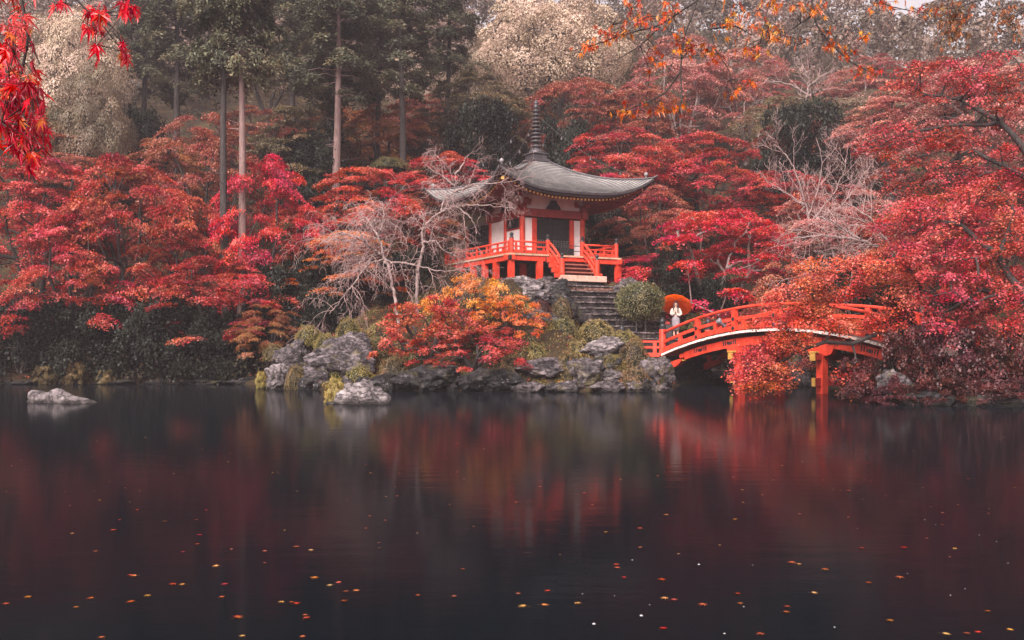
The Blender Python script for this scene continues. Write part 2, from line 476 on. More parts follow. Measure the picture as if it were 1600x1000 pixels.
# ground: earth, moss and leaf litter
m, t, out = new_mat('earth_and_moss')
p = t.nodes.new('ShaderNodeBsdfPrincipled'); p.inputs['Roughness'].default_value = .95; p.inputs['Specular IOR Level'].default_value = .1
geo = t.nodes.new('ShaderNodeNewGeometry')
n1 = noise_n(t, .5, 6, .65, vec=geo.outputs['Position'])
r1 = ramp(t, [(.35, (.014, .011, .008)), (.55, (.036, .027, .015)), (.70, (.085, .064, .028))])
t.links.new(n1.outputs['Fac'], r1.inputs['Fac'])
n2 = noise_n(t, 16, 4, .7, vec=geo.outputs['Position'])
r2 = ramp(t, [(.60, (0, 0, 0)), (.66, (1, 1, 1))])
t.links.new(n2.outputs['Fac'], r2.inputs['Fac'])
mx = t.nodes.new('ShaderNodeMix'); mx.data_type = 'RGBA'
t.links.new(r2.outputs['Color'], mx.inputs[0]); t.links.new(r1.outputs['Color'], mx.inputs[6])
mx.inputs[7].default_value = (.22, .06, .035, 1)
t.links.new(mx.outputs[2], p.inputs['Base Color'])
n3 = noise_n(t, 6, 6, .7, vec=geo.outputs['Position'])
b = t.nodes.new('ShaderNodeBump'); b.inputs['Strength'].default_value = .8; b.inputs['Distance'].default_value = .12
t.links.new(n3.outputs['Fac'], b.inputs['Height']); t.links.new(b.outputs['Normal'], p.inputs['Normal'])
t.links.new(p.outputs[0], out.inputs['Surface'])
M['ground'] = m

# ------------------------------------------------------------------ terrain
POND = np.array([(-150, 44), (-60, 45.5), (-24, 46.5), (-13.2, 46.6), (-11.2, 44.2), (-10.2, 41.2), (-8.2, 40.2), (-5, 39.7), (-2, 39.2),
                 (2, 38.7), (5.2, 38.7), (6.3, 39.3), (6.5, 41), (6.9, 43.6), (8.6, 46.3), (12, 49.2), (15.2, 46), (15.4, 40.5), (13.6, 36.2), (12.2, 33.6),
                 (10.6, 31.6), (12.2, 30.5), (16, 30.0), (22, 29), (40, 24), (90, 12), (150, 2), (150, -40), (60, -40), (30, -10), (10, 1.2), (0, .8), (-10, 1.2), (-30, -10), (-60, -40), (-150, -40)])
POND = POND[np.array([1] * len(POND), bool)]
def inside_dist(P):
    """signed distance: > 0 on land, < 0 over the pond"""
    A = POND; B = np.roll(POND, -1, axis=0)
    d2 = np.full(len(P), 1e18); ins = np.zeros(len(P), bool)
    for a, b in zip(A, B):
        ab = b - a
        tt = np.clip(((P - a) @ ab) / (ab @ ab), 0, 1)
        q = P - (a + tt[:, None] * ab)
        d2 = np.minimum(d2, (q * q).sum(1))
        c = ((a[1] > P[:, 1]) != (b[1] > P[:, 1]))
        with np.errstate(divide='ignore', invalid='ignore'):
            xx = (b[0] - a[0]) * (P[:, 1] - a[1]) / (b[1] - a[1]) + a[0]
        ins ^= c & (P[:, 0] < xx)
    d = np.sqrt(d2)
    return np.where(ins, -d, d)

def sstep(e0, e1, x):
    k = np.clip((x - e0) / (e1 - e0), 0, 1)
    return k * k * (3 - 2 * k)

PAV = np.array((1.295, 53.43)); PAV_Z = 5.0; PAV_ROT = R(27.5)
def Garr(P):
    P = np.asarray(P, float).reshape(-1, 2)
    d = inside_dist(P)
    h = np.interp(d, [-6, -2, -.5, 0, .35, 1.5, 6, 14, 30, 80, 130, 250], [-1.6, -1.2, -.6, -.08, .22, .58, 3.3, 8.2, 15, 39.5, 58, 62])
    x, y = P[:, 0], P[:, 1]
    near = sstep(14, 4, y)                                     # the near bank, behind the camera, stays low
    h = np.where(d > 0, h * (1 - near) + np.minimum(h, .25) * near, h)
    h *= np.where(d > 3, 1 - .30 * sstep(34, 70, x) * sstep(40, 80, y), 1)
    und = .35 * np.sin(x * .55 + 1.3) * np.sin(y * .47) + .2 * np.sin(x * 1.3 + y * .9)
    h += np.where(d > 1, und * sstep(1, 5, d), 0)
    c, s = math.cos(PAV_ROT), math.sin(PAV_ROT)
    lx = (x - PAV[0]) * c + (y - PAV[1]) * s
    ly = -(x - PAV[0]) * s + (y - PAV[1]) * c
    q = np.maximum(np.abs(lx) / 3.9, np.maximum(-ly / 4.6, ly / 6.5))
    k = sstep(1.5, 1.0, q)
    h = h * (1 - k) + PAV_Z * k
    r = np.hypot(x - 8.0, y - 45.7)                            # landing at the bridge's end
    k = sstep(1.9, 1.1, r) * (d > 0)
    h = h * (1 - k) + np.minimum(h, 1.36) * k
    # a cut under the stone steps
    ax, ay, bx, by = 3.3, 49.5, 5.95, 45.4
    tt = np.clip(((x - ax) * (bx - ax) + (y - ay) * (by - ay)) / ((bx - ax) ** 2 + (by - ay) ** 2), 0, 1)
    dd = np.hypot(x - ax - tt * (bx - ax), y - ay - tt * (by - ay))
    zl = 4.75 * (1 - tt) + 1.3 * tt
    k = sstep(2.0, 1.45, dd)
    h = np.where(d > 0, h * (1 - k) + np.minimum(h, zl) * k, h)
    return h
def G(x, y): return float(Garr([(x, y)])[0])

xs = np.concatenate([np.linspace(-170, -36, 40)[:-1], np.linspace(-36, -14, 45)[:-1], np.linspace(-14, 20, 115)[:-1], np.linspace(20, 40, 40)[:-1], np.linspace(40, 170, 40)])
ys = np.concatenate([np.linspace(-38, 24, 40)[:-1], np.linspace(24, 60, 120)[:-1], np.linspace(60, 100, 50)[:-1], np.linspace(100, 240, 40)])
gx, gy = np.meshgrid(xs, ys)
gz = Garr(np.stack([gx.ravel(), gy.ravel()], 1))
nx, ny = len(xs), len(ys)
idx = np.arange(nx * ny).reshape(ny, nx)
quads = np.stack([idx[:-1, :-1].ravel(), idx[:-1, 1:].ravel(), idx[1:, 1:].ravel(), idx[1:, :-1].ravel()], 1)
_rg = np.random.default_rng(5)
gz = gz + np.where(gz > .3, _rg.normal(0, .07, gz.shape), 0)
ground = link('ground', np_mesh('ground', np.stack([gx.ravel(), gy.ravel(), gz], 1), quads, mats=[M['ground']], smooth=True))
tag(ground, 'earthy wooded hillside and banks rising behind the pond', kind='structure')
water = link('water', np_mesh('water', [(-168, -36, 0), (168, -36, 0), (168, 52, 0), (-168, 52, 0)], [(0, 1, 2, 3)], mats=[M['water']]))
tag(water, 'dark still pond with smeared red reflections', kind='structure')
# ================================================================== pavilion
pav = empty('temple_pavilion', (PAV[0], PAV[1], PAV_Z), PAV_ROT)
tag(pav, 'red and white temple pavilion on stilts with curved grey roof and spire', 'pavilion')
V = M['verm']; DZ = 1.40                     # veranda floor
B = 1.8; D = 3.3                             # half body, half veranda
# --- veranda
o = MB().box((0, .8, DZ - .05), (2 * D, 2 * D + 1.6, .09)).build('veranda_floor', [M['deck_edge']], pav)
mb = MB()
for a, b_, c in (((0, -D + .14, DZ - .23), (2 * D + .5, .16, .26), 0), ((-D + .14, .8, DZ - .232), (.16, 2 * D + 1.9, .256), 0), ((D - .14, .8, DZ - .232), (.16, 2 * D + 1.9, .256), 0)):
    MB().box(a, b_, bev=.012).build('veranda_beam', [V], pav)
leg = MB().box((0, 0, (DZ - .36) / 2 - .15), (.27, .27, DZ - .36 + .3), bev=.02).mesh('stilt', [V])
legs = [(x, -D + .14) for x in (-D + .14, -1.55, 1.55, D - .14)] + [(-D + .14, y) for y in (-1.5, -.2, 1.2, 2.6, 4.1)] + [(D - .14, y) for y in (-1.2, 1.0, 3.2)] + \
       [(x, y) for x in (-1.7, 1.7) for y in (-1.7, 1.7)]
for x, y in legs: link('stilt', leg, pav, (x, y, 0))
MB().box((0, 1.5, .55), (3.5, 6.0, 1.1)).build('plinth', [M['rock_dark']], pav)
for x in (-D + .02, D - .02):
    MB().box((x, -D - .02, DZ - .23), (.2, .2, .2), bev=.03).build('beam_cap', [M['black']], pav)
# --- body
colm = MB().lathe((0, 0, 0), [(.14, 0), (.14, 2.1)], 12).mesh('column', [V])
for x in (-B, B):
    for y in (-B, B): link('column', colm, pav, (x, y, DZ))
link('column', colm, pav, (-B, 0, DZ)); link('column', colm, pav, (B, 0, DZ))
link('column', colm, pav, (-B, 4.75, DZ)); link('column', colm, pav, (B, 4.75, DZ))
jamb = MB().box((0, 0, 1.0), (.24, .2, 2.0), bev=.01).mesh('door_jamb', [V])
for x in (-1.12, 1.12): link('door_jamb', jamb, pav, (x, -B, DZ))
for x in (-1.46, 1.46): MB().box((x, -B + .03, DZ + 1.0), (.46, .08, 2.0)).build('wall_panel', [M['white']], pav)
MB().box((-B, -.9, DZ + .72), (.08, 1.56, 1.44)).build('wall_panel', [M['white']], pav)
MB().box((-B, .9, DZ + 1.02), (.08, 1.56, 2.04)).build('wall_panel', [M['white']], pav)
for y in (-.9, .9): MB().box((B, y, DZ + 1.02), (.08, 1.56, 2.04)).build('wall_panel', [M['white']], pav)
MB().box((0, B, DZ + 1.02), (3.4, .08, 2.04)).build('wall_panel', [M['white']], pav)
# side window
wn = MB().box((-B + .02, -.9, DZ + 1.76), (.06, 1.44, .56)).build('window', [M['dark_wood']], pav)
mb = MB()
mb.box((-B - .03, -.9, DZ + 1.46), (.10, 1.56, .07)); mb.box((-B - .03, -.9, DZ + 2.06), (.10, 1.56, .07))
mb.box((-B - .03, -1.65, DZ + 1.76), (.10, .07, .53)); mb.box((-B - .03, -.15, DZ + 1.76), (.10, .07, .53))
mb.build('window_frame', [M['red_dark']], wn)
for k in range(5): MB().box((-B - .02, -.9 + (k - 2) * .26, DZ + 1.76), (.03, .03, .53)).build('window_bar', [M['bronze']], wn)
# doors with lattice
for s in (-1, 1):
    d = MB().box((s * .5, -B + .06, DZ + 1.45), (.98, .05, 1.06)).build('door', [M['dark_wood']], pav)
    MB().box((s * .5, -B + .07, DZ + .50), (.94, .03, .82)).build('door_paper', [M['white']], d)
    g = MB()
    for k in range(11): g.box((s * .5 - .47 + k * .094, -B + .02, DZ + 1.0), (.042, .03, 1.98))
    for k in range(21): g.box((s * .5, -B + .021, DZ + .06 + k * .096), (.98, .026, .042))
    g.build('door_lattice', [M['dark_wood']], d)
MB().box((0, -B, DZ + .04), (2.0, .22, .08)).build('door_sill', [M['red_dark']], pav)
# rear bay with lattice wall
lw = MB().box((-B + .05, 3.27, DZ + 1.0), (.04, 2.7, 2.0)).build('lattice_wall', [M['white']], pav)
g = MB()
for k in range(13): g.box((-B, 1.98 + k * .215, DZ + 1.0), (.05, .10, 2.0))
for k in range(11): g.box((-B + .002, 3.27, DZ + .05 + k * .2), (.044, 2.7, .10))
g.build('lattice', [M['dark_wood']], lw)
MB().box((B, 3.27, DZ + 1.0), (.08, 2.7, 2.0)).build('wall_panel', [M['white']], pav)
MB().box((0, 4.75, DZ + 1.0), (3.4, .08, 2.0)).build('wall_panel', [M['white']], pav)
MB().box((0, 3.4, DZ + 2.1), (4.1, 2.9, .16)).build('annex_roof', [M['roof']], pav)
# beams over the wall
for c, s in (((0, -B, DZ + 2.28), (4.2, .24, .42)), ((0, B, DZ + 2.28), (4.2, .24, .42)), ((-B, 0, DZ + 2.281), (.23, 4.2, .41)), ((B, 0, DZ + 2.281), (.23, 4.2, .41))):
    MB().box(c, s, bev=.015).build('head_beam', [M['red_dark']], pav)
for c, s in (((0, -B + .02, DZ + 2.85), (3.6, .08, .72)), ((0, B - .02, DZ + 2.85), (3.6, .08, .72)), ((-B + .02, 0, DZ + 2.85), (.08, 3.5, .72)), ((B - .02, 0, DZ + 2.85), (.08, 3.5, .72))):
    MB().box(c, s).build('frieze_panel', [M['white']], pav)
for rot in (0, 1, 2, 3):                     # carved frog-leg strut in the middle of every frieze
    pts = [(-.42, 0), (-.36, .16), (-.2, .30), (-.14, .46), (.14, .46), (.2, .30), (.36, .16), (.42, 0)]
    secs = [[Vector((x, -B - y, DZ + 2.49 + z)).xyz for x, z in pts] for y in (.03, .14)]
    mb = MB().sweep(secs)
    mb.v = [tuple(Matrix.Rotation(rot * math.pi / 2, 3, 'Z') @ Vector(v)) for v in mb.v]
    mb.build('frog_leg_strut', [M['dark_wood']], pav)
brk = MB()
brk.box((0, 0, .09), (.34, .34, .18), bev=.03).box((0, 0, .26), (.95, .16, .15), bev=.03).box((0, 0, .261), (.16, .95, .148), bev=.03)
for a in (-.4, .4): brk.box((a, 0, .42), (.2, .2, .15), bev=.02).box((0, a, .42), (.2, .2, .15), bev=.02)
brk = brk.mesh('bracket', [M['red_dark']])
for x in (-B, B):
    for y in (-B, B): link('bracket', brk, pav, (x, y, DZ + 2.49))
# --- roof
E, TOP, ZE, ZT = 4.5, .52, 4.52, 6.62
UP = .95
def roof_pt(side, s, t, dz=0.0):
    half = E + (TOP - E) * t
    bow = 1 - .035 * (1 - abs(s) ** 2) * (1 - t)           # eaves sweep out to the corners
    g_ = .50 * t + .50 * t * t
    z = ZE + (ZT - ZE) * g_ + UP * abs(s) ** 3.2 * (1 - t) ** 1.6 + dz
    x, y = s * half, -half * bow
    c, s_ = ((1, 0), (0, 1), (-1, 0), (0, -1))[side]
    return Vector((x * c - y * s_, x * s_ + y * c, z))
rf_e = MB()
NS, NC = 40, 25
for side in range(4):
    for c in range(NC):                                       # shingle courses, each a small real step
        t0, t1 = c / NC, (c + 1.12) / NC
        r0 = [roof_pt(side, -1 + 2 * k / NS, t0, .040) for k in range(NS + 1)]
        r1 = [roof_pt(side, -1 + 2 * k / NS, min(t1, 1), -.004) for k in range(NS + 1)]
        rl = [roof_pt(side, -1 + 2 * k / NS, t0, -.02) for k in range(NS + 1)]
        fs = [(k, k + 1, NS + 2 + k, NS + 1 + k) for k in range(NS)]
        rf_e.add(r0 + r1, fs, 0, False)
        rf_e.add(rl + r0, fs, 1, False)
roof = rf_e.build('roof', [M['roof'], M['roof_butt']], pav)
mb = MB()
for side in range(4):                                         # thick dark eave edge and soffit
    rows = []
    for inn, dz in ((0, .0), (.005, -.13), (.035, -.15), (.04, -.24), (.10, -.27)):
        rows.append([roof_pt(side, -1 + 2 * k / NS, inn, 0) + Vector((0, 0, dz - (roof_pt(side, -1 + 2 * k / NS, inn, 0).z - roof_pt(side, -1 + 2 * k / NS, 0, 0).z) * .85)) for k in range(NS + 1)])
    for a, b_ in zip(rows[:-1], rows[1:]):
        mb.add(a + b_, [(k, k + 1, NS + 2 + k, NS + 1 + k) for k in range(NS)], 0)
mb.build('eave_edge', [M['bronze']], roof)
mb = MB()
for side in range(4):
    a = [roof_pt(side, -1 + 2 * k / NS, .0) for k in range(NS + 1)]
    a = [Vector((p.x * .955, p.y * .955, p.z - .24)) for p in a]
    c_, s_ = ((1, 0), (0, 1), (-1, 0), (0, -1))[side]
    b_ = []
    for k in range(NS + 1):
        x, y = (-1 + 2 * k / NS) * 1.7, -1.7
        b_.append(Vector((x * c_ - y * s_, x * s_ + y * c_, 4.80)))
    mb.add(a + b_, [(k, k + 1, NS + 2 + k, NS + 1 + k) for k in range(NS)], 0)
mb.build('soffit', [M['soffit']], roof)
raf = MB().box((0, 0, 0), (.085, 1.0, .10)).box((0, -.507, 0), (.08, .014, .095), mi=1)
raf_me = raf.mesh('rafter', [M['red_dark'], M['ochre']])
NR = 37
for side in range(4):
    for k in range(NR):
        s = -0.93 + 1.86 * k / (NR - 1)
        p0 = roof_pt(side, s, 0); p1 = Vector((p0.x * .915, p0.y * .915, p0.z - .33))
        c_, s_ = ((1, 0), (0, 1), (-1, 0), (0, -1))[side]
        L = 2.15 - 0.9 * abs(s) ** 1.5
        d = Vector((-s_ * 1.0, c_ * 1.0, 0))                  # inward
        zi = 4.62 + .3 * abs(s) ** 3
        run = Vector((d.x * L, d.y * L, zi - p1.z))
        o = link('rafter', raf_me, roof, p1 + run / 2)
        o.rotation_euler = (math.atan2(run.z, L), 0, (0, math.pi / 2, math.pi, -math.pi / 2)[side])
        o.scale = (1, run.length, 1)
# hips, corner beams and finials
for k, (sx, sy) in enumerate(((-1, -1), (1, -1), (1, 1), (-1, 1))):
    pts, rad = [], []
    for i in range(15):
        tt = 1 - i / 14
        half = E + (TOP - E) * tt
        z = ZE + (ZT - ZE) * (.5 * tt + .5 * tt * tt) + UP * (1 - tt) ** 1.6
        pts.append((sx * half, sy * half, z + .05)); rad.append(.055)
    pts.append((sx * (E + .14), sy * (E + .14), pts[-1][2] + .10)); rad.append(.05)
    MB().tube(pts, rad, 6).build('hip_ridge', [M['bronze']], roof)
    p = pts[-3]
    MB().lathe((p[0], p[1], p[2] + .05), [(.05, 0), (.04, .07), (.10, .10), (.115, .17), (.085, .23), (.02, .29)], 10).build('corner_finial', [M['silver']], roof)
    pe = (sx * (E - .42), sy * (E - .42), ZE + UP * .80 - .36)
    o = MB().box((0, 0, 0), (.17, .17, 3.0)).box((0, 0, 1.51), (.16, .16, .02), mi=1).build('corner_beam', [M['red_dark'], M['ochre']], roof)
    tgt = Vector((sx * 1.9, sy * 1.9, 4.6)); vv = Vector(pe) - tgt
    o.location = tgt + vv * .5; o.rotation_euler = vv.to_track_quat('Z', 'Y').to_euler(); o.scale = (1, 1, vv.length / 3.0)
# --- spire
sp = MB().box((0, 0, ZT + .10), (1.10, 1.10, .14), bev=.02).box((0, 0, ZT + .30), (.86, .86, .28), bev=.02).box((0, 0, ZT + .47), (1.0, 1.0, .07), bev=.015).build('spire', [M['bronze']], pav)
z0 = ZT + .50
MB().lathe((0, 0, z0), [(.40, 0), (.40, .10), (.34, .20), (.22, .27), (.26, .32), (.36, .38), (.30, .44), (.12, .50)], 16).build('lotus_bowl', [M['bronze']], sp)
MB().lathe((0, 0, z0), [(.10, .3), (.085, 2.7)], 10).build('shaft', [M['bronze']], sp)
for k in range(9):
    r_ = .30 - .0145 * k
    zz = z0 + .62 + k * .205
    MB().lathe((0, 0, zz), [(r_ * .55, -.02), (r_, -.005), (r_ * 1.02, .07), (r_ * .98, .085), (r_ * .55, .09)], 14).build('ring', [M['bronze']], sp)
MB().lathe((0, 0, z0 + 2.42), [(.08, 0), (.15, .06), (.16, .14), (.09, .20), (.13, .27), (.14, .34), (.07, .42), (.02, .52)], 12).build('jewel', [M['bronze']], sp)
for sx, sy in ((-1, -1), (1, -1), (1, 1), (-1, 1)):
    a = Vector((sx * .1, sy * .1, z0 + 2.05)); b_ = Vector((sx * (E - .35), sy * (E - .35), ZE + UP * .82 + .2))
    pts = []
    for i in range(19):
        q = i / 18; pnt = a.lerp(b_, q); pnt.z -= .95 * 4 * q * (1 - q) * .55
        pts.append(pnt)
    ch = MB().tube(pts, .011, 4).build('chain', [M['bronze']], sp)
    for i in (4, 9, 14):
        MB().lathe(pts[i] - Vector((0, 0, .26)), [(.062, .06), (.05, .13), (.036, .18), (.012, .21), (.010, .26)], 8).build('bell', [M['bronze']], ch)
# --- veranda railing
rail = MB()
def giboshi(par, x, y, z, r=.1):
    return MB().lathe((x, y, z), [(r * 1.05, 0), (r * 1.05, .07), (r * .62, .09), (r * .62, .12), (r * 1.0, .17), (r * .95, .22), (r * .55, .27), (r * .08, .31)], 10).build('post_cap', [M['black']], par)
def rail_run(par, p0, p1, nstrut):
    p0, p1 = Vector(p0), Vector(p1); d = p1 - p0; L = d.length; rz = math.atan2(d.y, d.x); c = (p0 + p1) / 2
    MB().box((c.x, c.y, DZ + .10), (L, .13, .16), rz, bev=.015).build('base_rail', [V], par)
    MB().box((c.x, c.y, DZ + .36), (L, .09, .07), rz, bev=.012).build('middle_rail', [V], par)
    MB().tube([p0 + Vector((0, 0, .60)), p1 + Vector((0, 0, .60))], .05, 8).build('top_rail', [V], par)
    for k in range(nstrut):
        q = p0.lerp(p1, (k + .5) / nstrut)
        MB().box((q.x, q.y, DZ + .27), (.10, .10, .18), rz).build('strut', [V], par)
        if k % 2 == 0: MB().box((q.x, q.y, DZ + .47), (.09, .08, .18), rz).build('strut', [V], par)
    for k in range(2):
        q = p0.lerp(p1, (k + 1) / 3); nn = Vector((d.y, -d.x, 0)).normalized()
        MB().box((q.x + nn.x * .068, q.y + nn.y * .068, DZ + .10), (.07, .012, .07), rz, ry=math.pi / 4).build('stud', [M['black']], par)
pm = MB().lathe((0, 0, 0), [(.115, 0), (.115, .74)], 12).mesh('rail_post', [V])
rl = D - .2
SX = 1.02
for x, y in ((-rl, -rl), (rl, -rl), (-SX, -rl), (SX, -rl), (-rl, 4.9), (rl, 4.9)):
    p_ = link('rail_post', pm, pav, (x, y, DZ)); c_ = giboshi(p_, 0, 0, .74)
for a, b_, n_ in (((-rl, -rl, DZ), (-SX, -rl, DZ), 4), ((SX, -rl, DZ), (rl, -rl, DZ), 4), ((-rl, -rl, DZ), (-rl, 4.9, DZ), 13), ((rl, -rl, DZ), (rl, 4.9, DZ), 13)):
    rail_run(pav, a, b_, n_)
# offering box and stand on the veranda
MB().box((.42, -2.35, DZ + .22), (.85, .4, .44), bev=.02).build('offering_box', [M['dark_wood']], pav)
for x in (.0, 1.3): MB().box((x + .35, -2.75, DZ + .33), (.10, .10, .66)).build('barrier_post', [M['dark_wood']], pav)
for z in (.28, .55): MB().box((1.0, -2.75, DZ + z), (1.2, .035, .035)).build('barrier_rail', [M['dark_wood']], pav)
# --- wooden steps
ys0 = -D
for k in range(5):
    z = DZ - .12 - (k + 1) * .215; y = ys0 - .02 - k * .25
    MB().box((0, y - .14, z + .03), (1.9, .32, .07), bev=.01).build('wooden_step', [V if k < 1 else M['step_worn']], pav)
    MB().box((0, y - .03, z - .08), (1.86, .03, .16)).build('step_riser', [M['step_worn']], pav)
for s in (-1, 1):
    for k in range(4):
        MB().box((s * (SX + .12), ys0 - .28 - k * .27, DZ - .30 - k * .27), (.20, .55, .25), bev=.015).build('stair_string', [V], pav)
        MB().box((s * (SX + .12), ys0 - .02 - k * .27 + (.06 if k else .02), DZ - .302 - k * .27), (.215, .10, .262), bev=.015).build('metal_shoe', [M['black']], pav)
    yb = ys0 - 1.2
    p_ = link('rail_post', MB().lathe((0, 0, 0), [(.135, .0), (.135, .96)], 12).mesh('stair_post', [V]), pav, (s * SX, yb, .14)); p_.name = 'stair_post'
    MB().lathe((0, 0, -.02), [(.15, 0), (.15, .17)], 12).build('post_shoe', [M['black']], p_)
    giboshi(p_, 0, 0, .96)
    for zt, zb, r_ in ((.66, .98, .06), (.34, .62, .065), (.08, .28, .075)):
        pts = []
        for i in range(11):
            q = i / 10
            y = -rl + (yb + rl) * q
            za, zc = DZ + zt, zb
            pts.append((s * SX, y, za + (zc - za) * (q ** 1.7 * .55 + q * .45)))
        MB().tube(pts, r_, 8).build('stair_rail', [V], pav)
MB().box((.05, ys0 - 1.42, .11), (2.55, .42, .30), bev=.02).build('base_beam', [M['beam_pale']], pav)

# ================================================================== stone stairs
st_top = Vector((3.34, 49.42, 0)); st_bot = Vector((5.95, 45.35, 0))
sd = (st_bot - st_top).normalized(); sl = (st_bot - st_top).length
srz = math.atan2(sd.y, sd.x) + math.pi / 2
stairs = empty('stone_staircase', (st_bot.x, st_bot.y, 1.4), srz)
tag(stairs, 'dark mossy stone staircase climbing from the bridge to the pavilion', 'staircase')
rg = random.Random(3)
NST = 11
for k in range(NST):
    yy = sl * (1 - k / (NST - 1)) if NST > 1 else 0
    z = 4.98 - k * (4.98 - 2.05) / (NST - 1) - 1.4
    wd_ = 2.75 + .16 * k; x0 = -wd_ / 2 + .03 * k; x = x0
    while x < x0 + wd_ - .1:
        L = min(rg.uniform(.9, 1.7), x0 + wd_ - x)
        if x0 + wd_ - x - L < .4: L = x0 + wd_ - x
        hgt = .62
        mat_ = M['stone_tan'] if (k in (0, 1) and rg.random() < .25) else M['stone_step']
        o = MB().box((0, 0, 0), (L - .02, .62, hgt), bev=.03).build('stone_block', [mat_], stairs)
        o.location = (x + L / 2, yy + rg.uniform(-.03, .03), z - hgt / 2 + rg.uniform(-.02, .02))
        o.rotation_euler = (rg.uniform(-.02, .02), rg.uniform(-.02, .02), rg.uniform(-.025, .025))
        MB().box((0, 0, 0), (L - .015, .66, .075), bev=.02).build('highlight_slab', [M['edge_highlight']], stairs, (x + L / 2, yy + rg.uniform(-.03, .03) - .03, z + .035 + rg.uniform(-.012, .012)), (rg.uniform(-.02, .02), rg.uniform(-.02, .02), rg.uniform(-.02, .02)))  # thin pale slab added as the step's bright top-edge highlight
        x += L
# flat landing stones between the stairs and the bridge
for k, (x, y, rx_, ry_) in enumerate(((6.6, 45.0, 1.0, .8), (7.5, 45.6, 1.1, .8), (8.1, 46.5, 1.0, .9), (7.2, 46.6, 1.0, .8))):
    pl = MB().lathe((0, 0, -.5), [(.95, 0), (1.0, .40), (.97, .50)], 9, smooth=False).build('paving_slab', [M['stone_step']])
    pl.location = (x, y, [1.5, 1.5, 2.1, 2.1][k]); pl.scale = (rx_ * .62, ry_ * .62, 1.2 if k < 2 else 2.4); pl.rotation_euler = (0, 0, k * 1.1)
    tag(pl, ['flat dark paving slab in front of the bridge end post', 'flat dark paving slab at the foot of the bridge deck', 'raised dark stone slab under the woman with the umbrella', 'raised dark stone slab between the stairs and the woman'][k], 'paving slab', 'slabs at the bridge landing')

# ================================================================== bridge
BR = R(-58.0)
bx_, by_ = .53, -.848
ac = Vector((.848, .53, 0))
BW = 2.75
bc = Vector((10.30, 38.81, 0)) + ac * (BW / 2)
br = empty('arched_bridge', (bc.x, bc.y, 0), BR)
tag(br, 'vermilion arched wooden bridge with white plank ends over the pond', 'bridge')
HL = 6.6
def bz(x): return 2.47 - 1.04 * (x / HL) ** 2
def slope(x): return math.atan(-2 * 1.04 * x / HL ** 2)
pk = MB().box((0, 0, 0), (.285, BW + .34, .10), bev=.008).box((0, -(BW + .34) / 2 - .004, 0), (.27, .012, .092), mi=1).mesh('plank', [M['plank_top'], M['plank_white']])
N = 46
for k in range(N):
    x = -HL + (k + .5) * 2 * HL / N
    link('plank', pk, br, (x, rg.uniform(-.012, .012), bz(x) - .05 + rg.uniform(-.006, .006)), (0, -slope(x), 0))
def arch_bar(name, y, z_off, hgt, wid, xa, xb, mat_, n=28, par=None, taper=0, rnd=False):
    if rnd:
        return MB().tube([(xa + (xb - xa) * i / n, y, bz(xa + (xb - xa) * i / n) + z_off) for i in range(n + 1)], hgt, 8).build(name, [mat_], par or br)
    secs = []
    for i in range(n + 1):
        x = xa + (xb - xa) * i / n; z = bz(x) + z_off
        hb = hgt
        secs.append([Vector((x, y - wid / 2, z)), Vector((x, y + wid / 2, z)), Vector((x, y + wid / 2, z - hb)), Vector((x, y - wid / 2, z - hb))])
    return MB().sweep(secs).build(name, [mat_], par or br)
for s in (-1, 1):
    y = s * BW / 2
    arch_bar('top_rail', y, .96, .065, 0, -HL, HL, V, rnd=True)
    arch_bar('middle_rail', y, .60, .13, .10, -HL, HL, V)
    arch_bar('base_rail', y, .26, .20, .20, -HL, HL, V)
    for x in (-4.4, -2.2, 0, 2.2, 4.4):
        o = MB().box((x, y, bz(x) + .46), (.19, .19, .90), bev=.012).build('rail_post', [V], br)
        for dz in (.535, .16):
            MB().box((x, y - .112 if s < 0 else y + .112, bz(x) + dz), (.13, .03, .13), ry=math.pi / 4).build('diamond_stud', [M['black']], o)
            if s > 0: MB().box((x, y - .112, bz(x) + dz), (.13, .03, .13), ry=math.pi / 4).build('diamond_stud', [M['black']], o)
    for x in (-5.5, -3.3, -1.1, 1.1, 3.3, 5.5):
        MB().box((x, y, bz(x) + .36), (.15, .12, .26), bev=.01).build('strut', [V], br)
    for x in (-HL - .1, HL + .1):
        o = MB().lathe((x, y, bz(HL) - .35), [(.15, 0), (.15, 1.42), (.14, 1.45)], 14).build('end_post', [V], br)
        MB().lathe((x, y, bz(HL) + 1.10), [(.145, 0), (.145, .14), (.155, .16), (.10, .19), (.095, .25), (.15, .33), (.14, .41), (.07, .48), (.012, .55)], 12).build('post_cap', [M['black']], o)
    # girder with cut metal fittings
    gy = s * 1.17
    g_ = arch_bar('girder', gy, -.26, .34, .22, -5.35, 5.35, V)
    MB().box((-5.45, gy, bz(-5.45) - .38), (.5, .20, .2), ry=-slope(-5.4), bev=.03).build('girder_tail', [V], g_)
    for xc in (-4.35, -2.6, 2.6, 4.35):
        for k in range(-3, 4):
            x = xc + k * .115
            z = bz(x) - .26 - .15
            yo = gy + (-.118 if s < 0 else .118)
            if k == 0:
                MB().lathe((x, yo, z), [(.075, -.012), (.075, .012)], 12, axis=(0, 1, 0)).build('fitting', [M['black']], g_)
            else:
                h_ = .20 if abs(k) == 3 else .17 if abs(k) == 2 else .13
                MB().box((x, yo, z + .03 - (h_ - .2) * -.2), (.05, .024, h_), ry=-slope(x)).build('fitting', [M['black']], g_)
cb = [(-.62, 0), (-.62, -.10), (-.52, -.26), (-.34, -.33), (.34, -.33), (.52, -.26), (.62, -.10), (.62, 0)]
